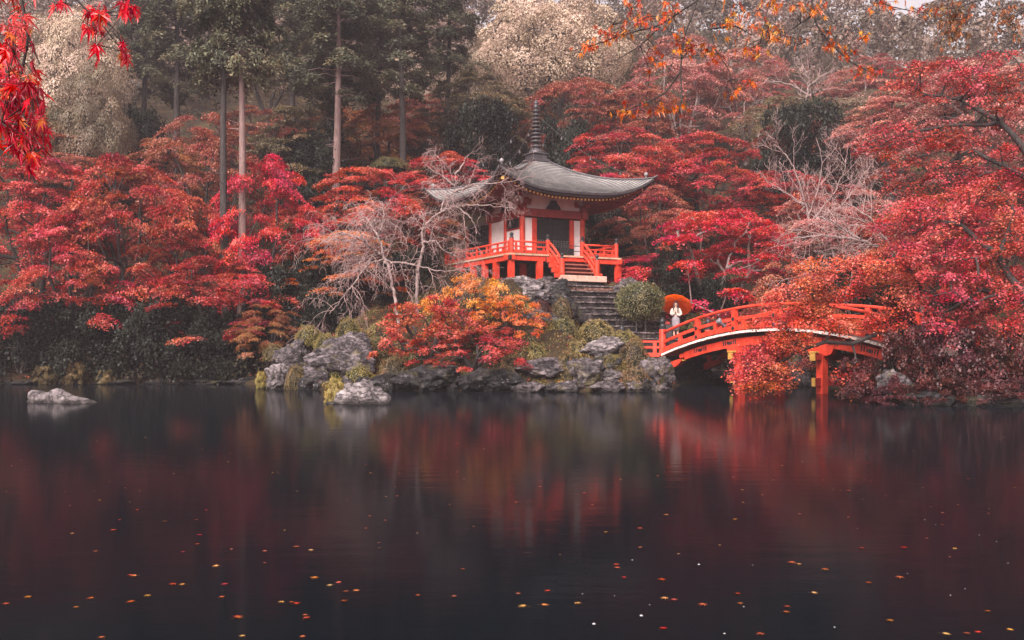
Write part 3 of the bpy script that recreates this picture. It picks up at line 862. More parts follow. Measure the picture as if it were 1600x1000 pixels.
for x in (-2.13, 2.13):
    for s in (-1, 1):
        y = s * 1.17
        MB().box((x, y, .12), (.30, .30, 2.62), bev=.03).build('pier_post', [V], br)
        pz = bz(2.13) - .605
        MB().sweep([[Vector((x + a, y + d_, pz + b_)) for a, b_ in cb] for d_ in (-.125, .125)]).build('corbel', [V], br)
    o = MB().box((x, 0, pz - .38), (.26, 2.34 + 1.0, .28), bev=.02).build('cross_beam', [M['red_dark']], br)
    for s in (-1, 1):
        MB().box((x, s * 1.69, pz - .38), (.255, .03, .275)).build('gilt_end', [M['gold_end']], o)
        MB().box((x, s * 1.62, pz - .20), (.34, .18, .07), bev=.01).build('gilt_end', [M['gold_end']], o)
    o = MB().box((x, 0, .44), (.17, 2.34 + .9, .32), bev=.01).build('tie_beam', [M['red_dark']], br)
    for s in (-1, 1): MB().box((x, s * 1.635, .44), (.165, .03, .315)).build('gilt_end', [M['gold_end']], o)
for s in (-1, 1):                              # abutment struts
    for e in (-1, 1):
        o = MB().sweep([[Vector((e * 6.9, s * 1.17 + d_, .62)), Vector((e * 6.9, s * 1.17 + d_, .92)), Vector((e * 5.75, s * 1.17 + d_, 1.20)), Vector((e * 5.52, s * 1.17 + d_, 1.17)), Vector((e * 5.68, s * 1.17 + d_, 1.02)), Vector((e * 5.85, s * 1.17 + d_, .90))] for d_ in (-.12, .12)]).build('abutment_strut', [V], br)
        MB().box((e * 5.50, s * 1.17, 1.16), (.1, .2, .05)).build('gilt_end', [M['gold_end']], o)
for e in (-1, 1): MB().box((e * 7.15, 0, .65), (1.0, 3.1, 1.5), bev=.05).build('abutment', [M['rock_dark']], br)
# wing railing at the island end, running left from the near end post
wg = empty('wing_fence', (6.70, 44.45, 1.28), R(166))
tag(wg, 'short red wing fence running from the bridge end to the shrubs', 'fence')
MB().box((.85, 0, .70), (1.66, .09, .09), bev=.01).build('top_rail', [V], wg)
MB().box((.85, 0, .44), (1.66, .08, .11), bev=.01).build('middle_rail', [V], wg)
MB().box((.85, 0, .10), (1.66, .14, .18), bev=.01).build('base_rail', [V], wg)
for x in (.30, 1.0): MB().box((x, 0, .36), (.16, .11, .60), bev=.01).build('strut', [V], wg)
o = MB().lathe((1.78, 0, -.2), [(.15, 0), (.15, 1.18)], 12).build('end_post', [V], wg)
MB().lathe((1.78, 0, .98), [(.14, 0), (.14, .14), (.095, .19), (.14, .30), (.07, .42), (.012, .48)], 12).build('post_cap', [M['black']], o)
# floodlight clamped on the bridge's base rail
fl = empty('floodlight', (0, 0, 0))
fp = br.matrix_basis @ Vector((-2.95, -BW / 2 - .02, bz(-2.95) + .26))
fl.location = fp
tag(fl, 'small dark floodlight clamped to the railing on the near side of the bridge', 'floodlight')
MB().lathe((0, 0, .22), [(.10, -.2), (.105, .08), (.125, .10), (.125, .2), (.11, .2)], 12, axis=(-.75, -.1, .55)).build('housing', [M['lamp_grey']], fl)
MB().box((.06, 0, .10), (.05, .16, .24)).build('bracket', [M['black']], fl)
MB().box((.10, 0, .0), (.12, .18, .07)).build('clamp', [M['black']], fl)
# distant red fence showing through the bushes on the right bank
for k, (px, py, Y) in enumerate(((1447, 532, 40), (1492, 531, 40.4), (1543, 533, 40.8))):
    q = W(px, py, Y); gz_ = G(q[0], q[1])
    e_ = empty('fence_post', (q[0], q[1], gz_ - .2), R(-10))
    tag(e_, ['red fence post glimpsed through the bushes nearest the bridge', 'red fence post in the middle of the three seen through bushes', 'red fence post with a wide cap rail furthest along the right bank'][k], 'fence post', 'red posts behind the right bank bushes')
    h = max(q[2] - gz_ + .2, .4)
    MB().box((0, 0, h / 2), (.26, .26, h), bev=.02).build('post', [V], e_)
    MB().box((0, 0, h + .05), (.5, .2, .10), bev=.02).build('cap_rail', [V], e_)

# ================================================================== person with umbrella
skin_m = surf_mat('skin', [(.4, (.58, .36, .28)), (.6, (.66, .43, .34))], 8, .55, 0)
hair_m = surf_mat('hair_brown', [(.4, (.030, .014, .012)), (.6, (.075, .032, .026))], 20, .45, .2)
blouse_m = surf_mat('cloth_cream', [(.4, (.50, .41, .35)), (.6, (.66, .56, .49))], 6, .85, .3)
skirt_m = surf_mat('cloth_grey', [(.4, (.20, .17, .19)), (.6, (.29, .25, .27))], 10, .9, .3)
shoe_m = surf_mat('leather_black', [(.4, (.02, .02, .02)), (.6, (.04, .04, .04))], 10, .5, 0)
brolly_m = leaf_mat('umbrella_orange', [(0, (.95, .12, .015)), (.5, (.95, .12, .015)), (1, (.95, .12, .015))], trans=.75, vary=0, drift=.0)
bag_m = surf_mat('bag_dark', [(.4, (.03, .025, .03)), (.6, (.05, .045, .05))], 9, .5, .2)
def skinned(name, nodes, edges, mat_, parent, sub=2):
    me = bpy.data.meshes.new(name)
    me.from_pydata([n[0] for n in nodes], edges, [])
    o = link(name, me, parent)
    me.materials.append(mat_)
    sk = o.modifiers.new('skin', 'SKIN'); sk.use_smooth_shade = True
    for i, n in enumerate(nodes):
        r_ = n[1] if hasattr(n[1], '__len__') else (n[1], n[1])
        me.skin_vertices[0].data[i].radius = r_
    me.skin_vertices[0].data[0].use_root = True
    ss = o.modifiers.new('sub', 'SUBSURF'); ss.levels = sub; ss.render_levels = sub
    return o
pp = W(1056, 500, 46.4)
per = empty('person', (pp[0], pp[1], 2.12), R(-12))
tag(per, 'woman in cream blouse and grey skirt under an orange umbrella by the bridge', 'person')
# local: faces -y (towards the pond), x to the right in the photo
bn = [((0, 0, .94), (.135, .10)), ((0, 0, 1.08), (.115, .085)), ((0, 0, 1.26), (.135, .095)), ((0, .0, 1.38), (.12, .08)), ((0, .0, 1.455), (.05, .05)), ((0, -.01, 1.50), (.048, .05)), ((0, -.02, 1.555), (.066, .078)), ((0, -.015, 1.63), (.078, .092)), ((0, -.005, 1.70), (.058, .07)),
      ((-.16, 0, 1.375), .055), ((-.21, -.01, 1.16), .045), ((-.13, -.17, 1.14), .036), ((-.03, -.21, 1.24), .028), ((-.015, -.225, 1.27), .022),
      ((.16, 0, 1.375), .055), ((.23, .0, 1.15), .045), ((.12, -.16, 1.10), .036), ((.02, -.19, 1.20), .028), ((.0, -.205, 1.235), .022),
      ((-.085, 0, .84), .088), ((-.085, -.01, .48), .058), ((-.085, .01, .28), .05), ((-.085, .01, .09), .034), ((-.085, -.10, .035), .032),
      ((.085, 0, .84), .088), ((.085, -.01, .48), .058), ((.085, .01, .28), .05), ((.085, .01, .09), .034), ((.085, -.10, .035), .032)]
be = [(0, 1), (1, 2), (2, 3), (3, 4), (4, 5), (5, 6), (6, 7), (7, 8), (3, 9), (9, 10), (10, 11), (11, 12), (12, 13), (3, 14), (14, 15), (15, 16), (16, 17), (17, 18),
      (0, 19), (19, 20), (20, 21), (21, 22), (22, 23), (0, 24), (24, 25), (25, 26), (26, 27), (27, 28)]
body = skinned('body', bn, be, skin_m, per)
# five fingers on each hand, closed on the umbrella handle
for s, hx, hy, hz in ((-1, -.012, -.232, 1.285), (1, .004, -.212, 1.245)):
    for k in range(5):
        zz = hz + .018 - .016 * k if k < 4 else hz + .035
        L = (.030, .034, .032, .026, .030)[k]
        MB().tube([(hx - s * .012, hy - .004, zz), (hx - s * .004, hy - L, zz), (hx + s * .018, hy - L * .9, zz - .002), (hx + s * .024, hy - L * .35, zz - .002)], [.009, .0085, .008, .006], 6).build('finger', [skin_m], body)
for s in (-1, 1):
    MB().lathe((s * .028, -.102, 1.615), [(.002, -.012), (.011, -.004), (.011, .004), (.002, .012)], 8, axis=(0, 1, 0)).build('eye', [shoe_m], body)
    MB().lathe((s * .080, -.005, 1.605), [(.006, -.03), (.018, -.01), (.018, .015), (.006, .03)], 8).build('ear', [skin_m], body)
    MB().tube([(s * .085, .02, .03), (s * .085, -.06, .035), (s * .085, -.15, .022)], [.040, .044, .030], 8).build('shoe', [shoe_m], per)
MB().tube([(0, -.098, 1.625), (0, -.122, 1.588), (0, -.105, 1.578)], [.010, .015, .008], 6).build('nose', [skin_m], body)
MB().tube([(-.022, -.098, 1.553), (0, -.104, 1.550), (.022, -.098, 1.553)], [.004, .008, .004], 6).build('mouth', [surf_mat('lip', [(.4, (.45, .10, .09)), (.6, (.5, .12, .1))], 8, .5, 0)], body)
hm = MB()
rows = []
for i in range(9):                             # hair cap and long fall behind the shoulders
    a = i / 8
    ring = []
    for k in range(13):
        th = math.pi * (-.12 + 1.24 * k / 12)
        rr = .100 * (math.sin(min(1, a * 1.9) * math.pi / 2) if a < .55 else 1 + .35 * (a - .55))
        ring.append(Vector((math.cos(th) * rr * 1.0, .0 + math.sin(th) * rr * 1.05, 1.735 - .44 * a ** 1.35 + (.0 if a > 0 else 0))))
    rows.append(ring)
P_ = [p for r_ in rows for p in r_]
hm.add(P_, [(l * 13 + k, l * 13 + k + 1, (l + 1) * 13 + k + 1, (l + 1) * 13 + k) for l in range(8) for k in range(12)], 0, True)
hm.tube([(-.075, -.07, 1.69), (-.10, -.05, 1.55), (-.095, -.09, 1.38), (-.08, -.10, 1.27)], [.030, .036, .034, .012], 7)
hm.tube([(.075, -.07, 1.69), (.10, -.05, 1.55), (.10, -.09, 1.36), (.085, -.105, 1.22)], [.030, .038, .036, .012], 7)
hm.lathe((0, .0, 1.66), [(.098, 0), (.096, .03), (.075, .07), (.04, .092), (.005, .098)], 14)
hm.build('hair', [hair_m], per)
bl = [((0, 0, .97), (.150, .115)), ((0, 0, 1.10), (.145, .11)), ((0, 0, 1.26), (.158, .115)), ((0, 0, 1.38), (.135, .092)),
      ((-.165, 0, 1.375), .075), ((-.225, -.01, 1.16), .075), ((-.15, -.155, 1.12), .066), ((-.07, -.195, 1.20), .046),
      ((.165, 0, 1.375), .075), ((.245, 0, 1.15), .075), ((.15, -.15, 1.085), .066), ((.06, -.18, 1.16), .046)]
skinned('blouse', bl, [(0, 1), (1, 2), (2, 3), (3, 4), (4, 5), (5, 6), (6, 7), (3, 8), (8, 9), (9, 10), (10, 11)], blouse_m, per)
sk_ = MB()
secs = []
for z, a, b_ in ((1.03, .150, .118), (.93, .185, .15), (.80, .198, .162), (.66, .195, .16), (.40, .185, .155)):
    secs.append([Vector((math.cos(2 * math.pi * k / 20) * a * (1 + .02 * (k % 2)), math.sin(2 * math.pi * k / 20) * b_, z)) for k in range(20)])
sk_.sweep(secs, smooth=True)
sk_.build('skirt', [skirt_m], per)
um = empty('umbrella', (pp[0], pp[1], 2.12), R(-12))
tag(um, 'open orange paper umbrella tilted behind the woman', 'umbrella')
tip = Vector((.03, .20, 1.70)); axis = Vector((.10, .66, .74)).normalized()
q_ = axis.to_track_quat('Z', 'Y')
ca = MB(); NRB = 24
prof = [(0.02, 0), (.2, -.035), (.42, -.10), (.60, -.19), (.73, -.29)]
P_ = [tip + q_ @ Vector((r_ * math.cos(2 * math.pi * k / NRB) * (1 - .03 * (k % 2)), r_ * math.sin(2 * math.pi * k / NRB) * (1 - .03 * (k % 2)), z + .12)) for r_, z in prof for k in range(NRB)]
ca.add(P_, [(l * NRB + k, l * NRB + (k + 1) % NRB, (l + 1) * NRB + (k + 1) % NRB, (l + 1) * NRB + k) for l in range(4) for k in range(NRB)], 0, True)
can = ca.build('canopy', [brolly_m], um)
for k in range(0, NRB, 3):
    pts = [tip + q_ @ Vector((r_ * math.cos(2 * math.pi * k / NRB), r_ * math.sin(2 * math.pi * k / NRB), z + .108)) for r_, z in prof]
    MB().tube(pts, .005, 4).build('rib', [M['dark_wood']], can)
hnd = Vector((-.005, -.235, 1.26))
MB().tube([hnd - (tip - hnd).normalized() * .18, tip + axis * .16], .012, 7).build('shaft', [M['dark_wood']], um)
# bag on the slab beside her
bg = empty('shoulder_bag', (pp[0] - .36, pp[1] - .05, 2.12), R(-20))
tag(bg, 'dark bag with red cloth standing at the feet of the woman', 'bag')
MB().box((0, 0, .34), (.34, .16, .66), bev=.05).build('bag_body', [bag_m], bg)
MB().box((-.02, -.02, .72), (.22, .13, .16), bev=.04).build('red_cloth', [M['red_dark']], bg)
MB().tube([(-.12, 0, .66), (-.1, 0, .9), (0, 0, .98), (.1, 0, .9), (.12, 0, .66)], .012, 6).build('handle', [bag_m], bg)
# ================================================================== vegetation generators
def unit(v): return v / np.maximum(np.linalg.norm(v, axis=-1, keepdims=True), 1e-9)

def segs_mesh(name, A, Bp, ra, rb, mat_, thick=.03):
    """tapered tubes, one per segment; five-sided when thick, three-sided when thin"""
    A, Bp, ra, rb = map(lambda q: np.asarray(q, float), (A, Bp, ra, rb))
    Vs, Qs, off = [], [], 0
    for sel, n in ((ra >= thick, 6), (ra < thick, 3)):
        if not sel.any(): continue
        a, b, r0, r1 = A[sel], Bp[sel], ra[sel], rb[sel]
        d = unit(b - a)
        ref = np.where(np.abs(d[:, 2:3]) > .9, np.array([[1., 0, 0]]), np.array([[0, 0, 1.]]))
        u = unit(np.cross(d, ref)); w = np.cross(d, u)
        th = np.arange(n) * 2 * np.pi / n
        ring = u[:, None, :] * np.cos(th)[None, :, None] + w[:, None, :] * np.sin(th)[None, :, None]
        e = (d * np.minimum(r0, .12)[:, None] * .35)[:, None, :]
        v = np.concatenate([a[:, None, :] - e + ring * r0[:, None, None], b[:, None, :] + e + ring * r1[:, None, None]], 1)
        m_ = len(a); base = off + np.arange(m_)[:, None] * 2 * n
        k = np.arange(n)[None, :]; k2 = (k + 1) % n
        q = np.stack([base + k, base + k2, base + n + k2, base + n + k], -1).reshape(-1, 4)
        Vs.append(v.reshape(-1, 3)); Qs.append(q); off += m_ * 2 * n
    return np_mesh(name, np.concatenate(Vs), np.concatenate(Qs), mats=[mat_], smooth=True)

def leaf_quads(rg, C, Nn, Dd, L, Wd, fold=.12):
    """kite-shaped leaves: centre, normal, direction, length, width"""
    Nn = unit(Nn); Dd = unit(Dd - (Dd * Nn).sum(1, keepdims=True) * Nn); S = np.cross(Nn, Dd)
    L = np.asarray(L)[:, None]; Wd = np.asarray(Wd)[:, None]
    v = np.stack([C - Dd * L * .5, C + S * Wd * .5 + Nn * L * fold - Dd * L * .05, C + Dd * L * .5, C - S * Wd * .5 + Nn * L * fold - Dd * L * .05], 1)
    return v.reshape(-1, 3), np.arange(len(C) * 4).reshape(-1, 4)

def grow(rg, trunk, pads, rt, rmin=.012, lift=.22, pathw=.30, step=.55, start=None, pw=.5):
    """branches from a trunk polyline (or several limbs) to every pad, thickness by what they carry"""
    pos, par, plen = [], [], []
    limbs = trunk if isinstance(trunk[0], list) else [trunk]
    for lb in limbs:
        prev = None
        for k, p in enumerate(lb):
            p = np.asarray(p, float)
            if k == 0 and pos:
                P = np.array(pos); j = int(np.argmin(((P - p) ** 2).sum(1)))
                if np.linalg.norm(P[j] - p) < .5: prev = j; continue
                prev = j
            if prev is None: pos.append(p); par.append(-1); plen.append(0); prev = 0; continue
            a = pos[prev]; n = max(1, int(np.linalg.norm(p - a) / step))
            for i in range(1, n + 1):
                q = a + (p - a) * i / n + (rg.normal(0, .03, 3) if i < n else 0)
                pos.append(q); par.append(prev); plen.append(plen[prev] + np.linalg.norm(q - pos[prev])); prev = len(pos) - 1
    nb = len(pos)
    lo = 0 if start is None else start
    ends = []
    tips = np.asarray(pads)
    ref = np.array(pos)
    order = np.argsort(np.min(np.linalg.norm(tips[:, None, :] - ref[None, :, :], axis=2), axis=1))
    ends_i = np.zeros(len(tips), int)
    for i in order:
        p = tips[i]
        P = np.array(pos); d = np.linalg.norm(P - p, axis=1)
        c = d + pathw * np.array(plen) + np.where(P[:, 2] > p[2] + .3, .8 * (P[:, 2] - p[2]), 0)
        c[:lo] = 1e9
        j = int(np.argmin(c)); dist = d[j]
        n = max(2, int(dist / step)); a = P[j]; prev = j
        mid = (a + p) / 2 + np.array([0, 0, 1]) * lift * dist * rg.uniform(.3, 1.1) + rg.normal(0, .10 * dist, 3)
        for k in range(1, n + 1):
            t_ = k / n
            q = (1 - t_) ** 2 * a + 2 * t_ * (1 - t_) * mid + t_ * t_ * p
            pos.append(q); par.append(prev); plen.append(plen[prev] + np.linalg.norm(q - pos[prev])); prev = len(pos) - 1
        ends_i[i] = prev
    cnt = np.zeros(len(pos))
    for e in ends_i: cnt[e] += 1
    for k in range(len(pos) - 1, 0, -1):
        if par[k] >= 0: cnt[par[k]] += cnt[k]
    rad = np.maximum(rmin, rt * (np.maximum(cnt, .2) / max(cnt[0], 1)) ** pw)
    P = np.array(pos); pr = np.array(par)
    s = np.where(pr >= 0)[0]
    return P[pr[s]], P[s], np.minimum(rad[pr[s]], rad[s] * 1.8), rad[s], ends_i, P

def pad_leaves(rg, C, Rr, Nn, n, size, thick=.12, droop=.25, jit=.55, elong=1.0, colour=None):
    """n leaves on every flattened spray; C centres, Rr radii, Nn pad normals"""
    m_ = len(C); Nn = unit(Nn)
    ref = np.where(np.abs(Nn[:, 2:3]) > .95, np.array([[1., 0, 0]]), np.array([[0, 0, 1.]]))
    U = unit(np.cross(Nn, ref)); Wv = np.cross(Nn, U)
    th = rg.uniform(0, 2 * np.pi, (m_, n)); rr = np.sqrt(rg.uniform(0, 1, (m_, n)))
    ph = rg.uniform(0, 6.28, (m_, 1)); kk = rg.integers(3, 6, (m_, 1))
    lump = .72 + .28 * np.sin(kk * th + ph)                       # uneven, fingered outline
    rr = rr * lump
    h = rg.normal(0, thick, (m_, n)) - droop * rr ** 2
    X = C[:, None, :] + Rr[:, None, None] * (U[:, None, :] * (rr * np.cos(th))[..., None] + Wv[:, None, :] * (rr * np.sin(th))[..., None] + Nn[:, None, :] * h[..., None])
    X = X.reshape(-1, 3); N_ = len(X)
    nn = np.repeat(Nn, n, 0) + rg.normal(0, jit, (N_, 3))
    dd = (U[:, None, :] * np.cos(th)[..., None] + Wv[:, None, :] * np.sin(th)[..., None]).reshape(-1, 3) + rg.normal(0, .5, (N_, 3))
    sz = size * rg.uniform(.45, 1.55, N_)
    v, q = leaf_quads(rg, X, nn, dd, sz * 1.1 * elong, sz * .85)
    base = rg.uniform(0, 1, m_) if colour is None else colour
    col = np.clip(.6 * np.repeat(base, n) + .4 * rg.uniform(0, 1, N_), 0, 1)
    return v, q, col

def twig_fans(rg, C, Rr, Nn, k, r=.007):
    m_ = len(C); Nn = unit(Nn)
    ref = np.where(np.abs(Nn[:, 2:3]) > .95, np.array([[1., 0, 0]]), np.array([[0, 0, 1.]]))
    U = unit(np.cross(Nn, ref)); Wv = np.cross(Nn, U)
    th = rg.uniform(0, 2 * np.pi, (m_, k)); L = rg.uniform(.45, .95, (m_, k)) * Rr[:, None]
    e = C[:, None, :] + (U[:, None, :] * np.cos(th)[..., None] + Wv[:, None, :] * np.sin(th)[..., None]) * L[..., None] - Nn[:, None, :] * (.12 * L)[..., None]
    a = np.repeat(C, k, 0); e = e.reshape(-1, 3)
    return a, e, np.full(len(a), r), np.full(len(a), r * .5)

def make_tree_meshes(tag_, rg, trunk, pads, prad, pnorm, rt, nleaf, size, bark, leafm, thick=.12, droop=.25, jit=.55, elong=1., twigs=4, start=None, lift=.22, rmin=.012, colour=None, pathw=.3):
    A, Bp, r0, r1, ends, P = grow(rg, trunk, pads, rt, start=start, lift=lift, rmin=rmin, pathw=pathw)
    if twigs:
        a2, b2, s0, s1 = twig_fans(rg, pads, prad, pnorm, twigs)
        A = np.concatenate([A, a2]); Bp = np.concatenate([Bp, b2]); r0 = np.concatenate([r0, s0]); r1 = np.concatenate([r1, s1])
    tm = segs_mesh(tag_ + '_trunk', A, Bp, r0, r1, bark)
    v, q, c = pad_leaves(rg, pads, prad, pnorm, nleaf, size, thick, droop, jit, elong, colour)
    cm = np_mesh(tag_ + '_crown', v, q, attr=c, mats=[leafm])
    return tm, cm

def maple(seed, h=7.0, Rc=4.0, hb=1.6, npad=100, nleaf=520, size=.074, pr=(.6, 1.25), thick=.055, jit=.5):
    rg = np.random.default_rng(seed)
    pads, nrm = [], []
    layers = 5
    for i in range(npad):
        th = rg.uniform(0, 2 * np.pi); u = math.sqrt(rg.uniform(.02, 1))
        lobes = 1 + .16 * math.sin(3 * th + seed) + .12 * math.sin(5 * th + 2.1 * seed)
        r = Rc * u * lobes
        ztop = h - .2 - (h - hb) * .55 * (r / Rc) ** 2.2
        zbot = hb + (h - hb) * .16 * (1 - u)
        k = rg.choice(layers, p=[.36, .24, .18, .13, .09])
        z = ztop - (ztop - zbot) * (k / (layers - 1)) * rg.uniform(.75, 1.0) + rg.normal(0, .10)
        if k >= 2 and u < .45: r *= 1.6
        pads.append((r * math.cos(th), r * math.sin(th), max(z, hb * .6)))
        nrm.append((.34 * math.cos(th) * u + rg.normal(0, .10), .34 * math.sin(th) * u + rg.normal(0, .10), 1))
    pads, nrm = np.array(pads), np.array(nrm)
    prad = rg.uniform(*pr, npad)
    b = rg.normal(0, .25, (4, 2))
    f = hb * .55
    trunk = [[(0, 0, -.4), (b[0, 0] * .4, b[0, 1] * .4, f * .5), (b[0, 0] * .7, b[0, 1] * .7, f)]]
    for k in range(5):
        a = k * 2 * np.pi / 5 + rg.uniform(-.4, .4); q = Rc * rg.uniform(.28, .42)
        trunk.append([(b[0, 0] * .7, b[0, 1] * .7, f), (q * .45 * math.cos(a), q * .45 * math.sin(a), f + (h - f) * .26), (q * math.cos(a + .2), q * math.sin(a + .2), f + (h - f) * .52)])
    return make_tree_meshes('maple', rg, trunk, pads, prad, nrm, .20, nleaf, size, M['bark'], M['red'], start=3, thick=thick, droop=.22, jit=jit)

def conifer(seed, h=21., h0=9., npad=125, nleaf=290):
    rg = np.random.default_rng(seed)
    pads, nrm, A, Bp, r0, r1 = [], [], [], [], [], []
    tz = np.linspace(-.5, h, 26); bx = .10 * np.sin(tz * .25 + seed); by = .10 * np.cos(tz * .21 + seed)
    tr = .25 * (1 - tz / h) ** .7 + .02
    for k in range(25):
        A.append((bx[k], by[k], tz[k])); Bp.append((bx[k + 1], by[k + 1], tz[k + 1])); r0.append(tr[k]); r1.append(tr[k + 1])
    for i in range(npad):
        u = rg.uniform(0, 1) ** .85
        z = h0 + (h - h0 - .3) * u
        rm = (3.0 * (1 - u) ** .75 + .45) * (.78 + .35 * math.sin(2.3 * z + seed) * math.sin(z * .9)) * (.7 + .3 * min(1, u * 6))
        th = rg.uniform(0, 2 * np.pi); r = rm * (.30 + .70 * math.sqrt(rg.uniform(0, 1)))
        p = np.array((r * math.cos(th), r * math.sin(th), z - .16 * r))
        pads.append(p); nrm.append((.6 * math.cos(th), .6 * math.sin(th), 1))
        zz = min(z + .25, h - .2); t0 = np.array((np.interp(zz, tz, bx), np.interp(zz, tz, by), zz)); mid = (t0 + p) / 2 + np.array((0, 0, .10 * r))
        A += [t0, mid]; Bp += [mid, p]; r0 += [.035, .022]; r1 += [.022, .010]
    for i in range(14):                                            # dead stubs on the bare trunk
        z = rg.uniform(h0 * .55, h0); th = rg.uniform(0, 6.28); L = rg.uniform(.3, 1.1)
        A.append((np.interp(z, tz, bx), np.interp(z, tz, by), z)); Bp.append((L * math.cos(th), L * math.sin(th), z + rg.uniform(-.1, .2))); r0.append(.022); r1.append(.008)
    pads, nrm = np.array(pads), np.array(nrm)
    prad = rg.uniform(.55, 1.0, npad)
    tm = segs_mesh('conifer_trunk', A, Bp, r0, r1, M['bark'])
    v, q, c = pad_leaves(rg, pads, prad, nrm, nleaf, .085, .15, .60, .45, 1.9)
    return tm, np_mesh('conifer_crown', v, q, attr=c, mats=[M['hinoki']])

def blob_tree(seed, h=11., Rc=5.0, hb=3.0, nb=46, nleaf=820, size=.13, top=1.0, bl=(.9, 2.0)):
    """rounded evergreen made of many leafy billows"""
    rg = np.random.default_rng(seed)
    cz = (h + hb) / 2; hz = (h - hb) / 2
    i = np.arange(nb) + .5
    ph = np.arccos(1 - 1.75 * i / nb); th = np.pi * (1 + 5 ** .5) * i
    d = np.stack([np.cos(th) * np.sin(ph), np.sin(th) * np.sin(ph), np.cos(ph)], 1)
    rad = rg.uniform(*bl, nb)
    k = rg.uniform(.62, 1.08, (nb, 1)) * (1 + .14 * np.sin(3 * th + seed))[:, None]
    C = d * k * np.array([Rc - .9, Rc - .9, hz - .7]) + np.array([0, 0, cz])
    X, Nn, cc = [], [], []
    base = rg.uniform(0, 1, nb)
    for j in range(nb):
        n = int(nleaf * (rad[j] / np.mean(bl)) ** 2)
        dv = unit(rg.normal(0, 1, (n, 3)) + d[j] * .9 + np.array([0, 0, .5]))
        rr = rad[j] * (1 - np.abs(rg.normal(0, .10, (n, 1)))) * (1 + .12 * np.sin(7 * dv[:, :1] + j) * np.sin(6 * dv[:, 2:3] + 2 * j))
        X.append(C[j] + dv * rr * np.array([1, 1, .82])); Nn.append(dv + rg.normal(0, .30, (n, 3))); cc.append(np.clip(.55 * base[j] + .45 * rg.uniform(0, 1, n), 0, 1))
    X, Nn, cc = np.concatenate(X), np.concatenate(Nn), np.concatenate(cc)
    sz = size * rg.uniform(.6, 1.4, len(X))
    v, q = leaf_quads(rg, X, Nn, rg.normal(0, 1, X.shape), sz, sz * .7)
    cm = np_mesh('broad_crown', v, q, attr=cc, mats=[M['sage']])
    tips = C[d[:, 2] > -.6]
    f = hb * .8
    A, Bp, r0, r1, e, P = grow(rg, [[(0, 0, -.5), (.1, .05, f)], [(.1, .05, f), (Rc * .25, .3, f + hz * .7), (Rc * .4, .4, cz + hz * .3)], [(.1, .05, f), (-Rc * .3, -.2, f + hz * .7), (-Rc * .42, -.3, cz + hz * .3)], [(.1, .05, f), (0, -Rc * .2, f + hz * .8), (.1, -Rc * .25, cz + hz * .4)]], tips, .32, start=2)
    return segs_mesh('broad_trunk', A, Bp, r0, r1, M['bark']), cm

def clipped(seed, n=5500, size=.050, loose=.06, ball=False):
    """clipped shrub, unit half-ellipsoid standing on z = 0"""
    rg = np.random.default_rng(seed)
    dv = unit(rg.normal(0, 1, (n, 3))); dv[:, 2] = np.abs(dv[:, 2]) * 1.0 - .15 * rg.uniform(0, 1, n)
    dv = unit(dv)
    lump = 1 + .13 * np.sin(4.3 * dv[:, 0] * 2 + seed) * np.sin(3.7 * dv[:, 1] * 2 + 2 * seed) + .05 * np.sin(9 * dv[:, 2] + 5 * dv[:, 0] + seed)
    if ball: dv = unit(rg.normal(0, 1, (n, 3)))
    X = dv * (lump * (1 - np.abs(rg.normal(0, loose, n))))[:, None]
    if ball: X = X * np.array([1, 1, .5]) + np.array([0, 0, .5])
    sz = size * rg.uniform(.6, 1.5, n)
    v, q = leaf_quads(rg, X, dv + rg.normal(0, .75, (n, 3)), rg.normal(0, 1, (n, 3)), sz, sz * .65)
    big = .5 + .5 * np.sin(5 * dv[:, 0] + seed) * np.sin(4 * dv[:, 1] + 1.7 * seed)
    cm = np_mesh('shrub_leaves', v, q, attr=np.clip(.4 * big + .6 * rg.uniform(0, 1, n), 0, 1), mats=[M['clip']])
    A, Bp, r0, r1 = [], [], [], []
    for k in range(16):
        th = rg.uniform(0, 6.28); e = np.array((.8 * math.cos(th) * rg.uniform(.3, 1), .8 * math.sin(th) * rg.uniform(.3, 1), rg.uniform(.3, .8)))
        A.append((.05 * math.cos(th), .05 * math.sin(th), -.15)); Bp.append(e); r0.append(.035); r1.append(.012)
    return segs_mesh('shrub_stems', A, Bp, r0, r1, M['bark']), cm

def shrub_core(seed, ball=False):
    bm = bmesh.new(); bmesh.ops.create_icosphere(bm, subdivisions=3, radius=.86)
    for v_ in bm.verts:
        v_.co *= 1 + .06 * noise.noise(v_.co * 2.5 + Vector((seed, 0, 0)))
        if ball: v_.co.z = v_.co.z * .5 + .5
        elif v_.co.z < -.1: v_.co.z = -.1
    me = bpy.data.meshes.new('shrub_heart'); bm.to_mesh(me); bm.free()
    me.materials.append(M['shade_green'])
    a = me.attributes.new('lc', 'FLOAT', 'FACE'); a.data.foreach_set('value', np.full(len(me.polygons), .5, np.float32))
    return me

def loose_shrub(seed, npad=60, nleaf=110, size=.06, thick=.2):
    rg = np.random.default_rng(seed)
    th = rg.uniform(0, 6.28, npad); u = np.sqrt(rg.uniform(0, 1, npad)); zz = rg.uniform(.12, 1, npad)
    r = u * np.sqrt(np.maximum(0, 1 - (zz - .2) ** 2)) * .95
    pads = np.stack([r * np.cos(th), r * np.sin(th), zz], 1)
    nrm = np.stack([.6 * np.cos(th) * u, .6 * np.sin(th) * u, np.ones(npad)], 1)
    return make_tree_meshes('shrub', rg, [[(0, 0, -.2), (0, 0, .1)]], pads, rg.uniform(.16, .30, npad), nrm, .04, nleaf, size, M['bark'], M['burgundy'], thick=thick, rmin=.005, twigs=3, start=0, pathw=.6)

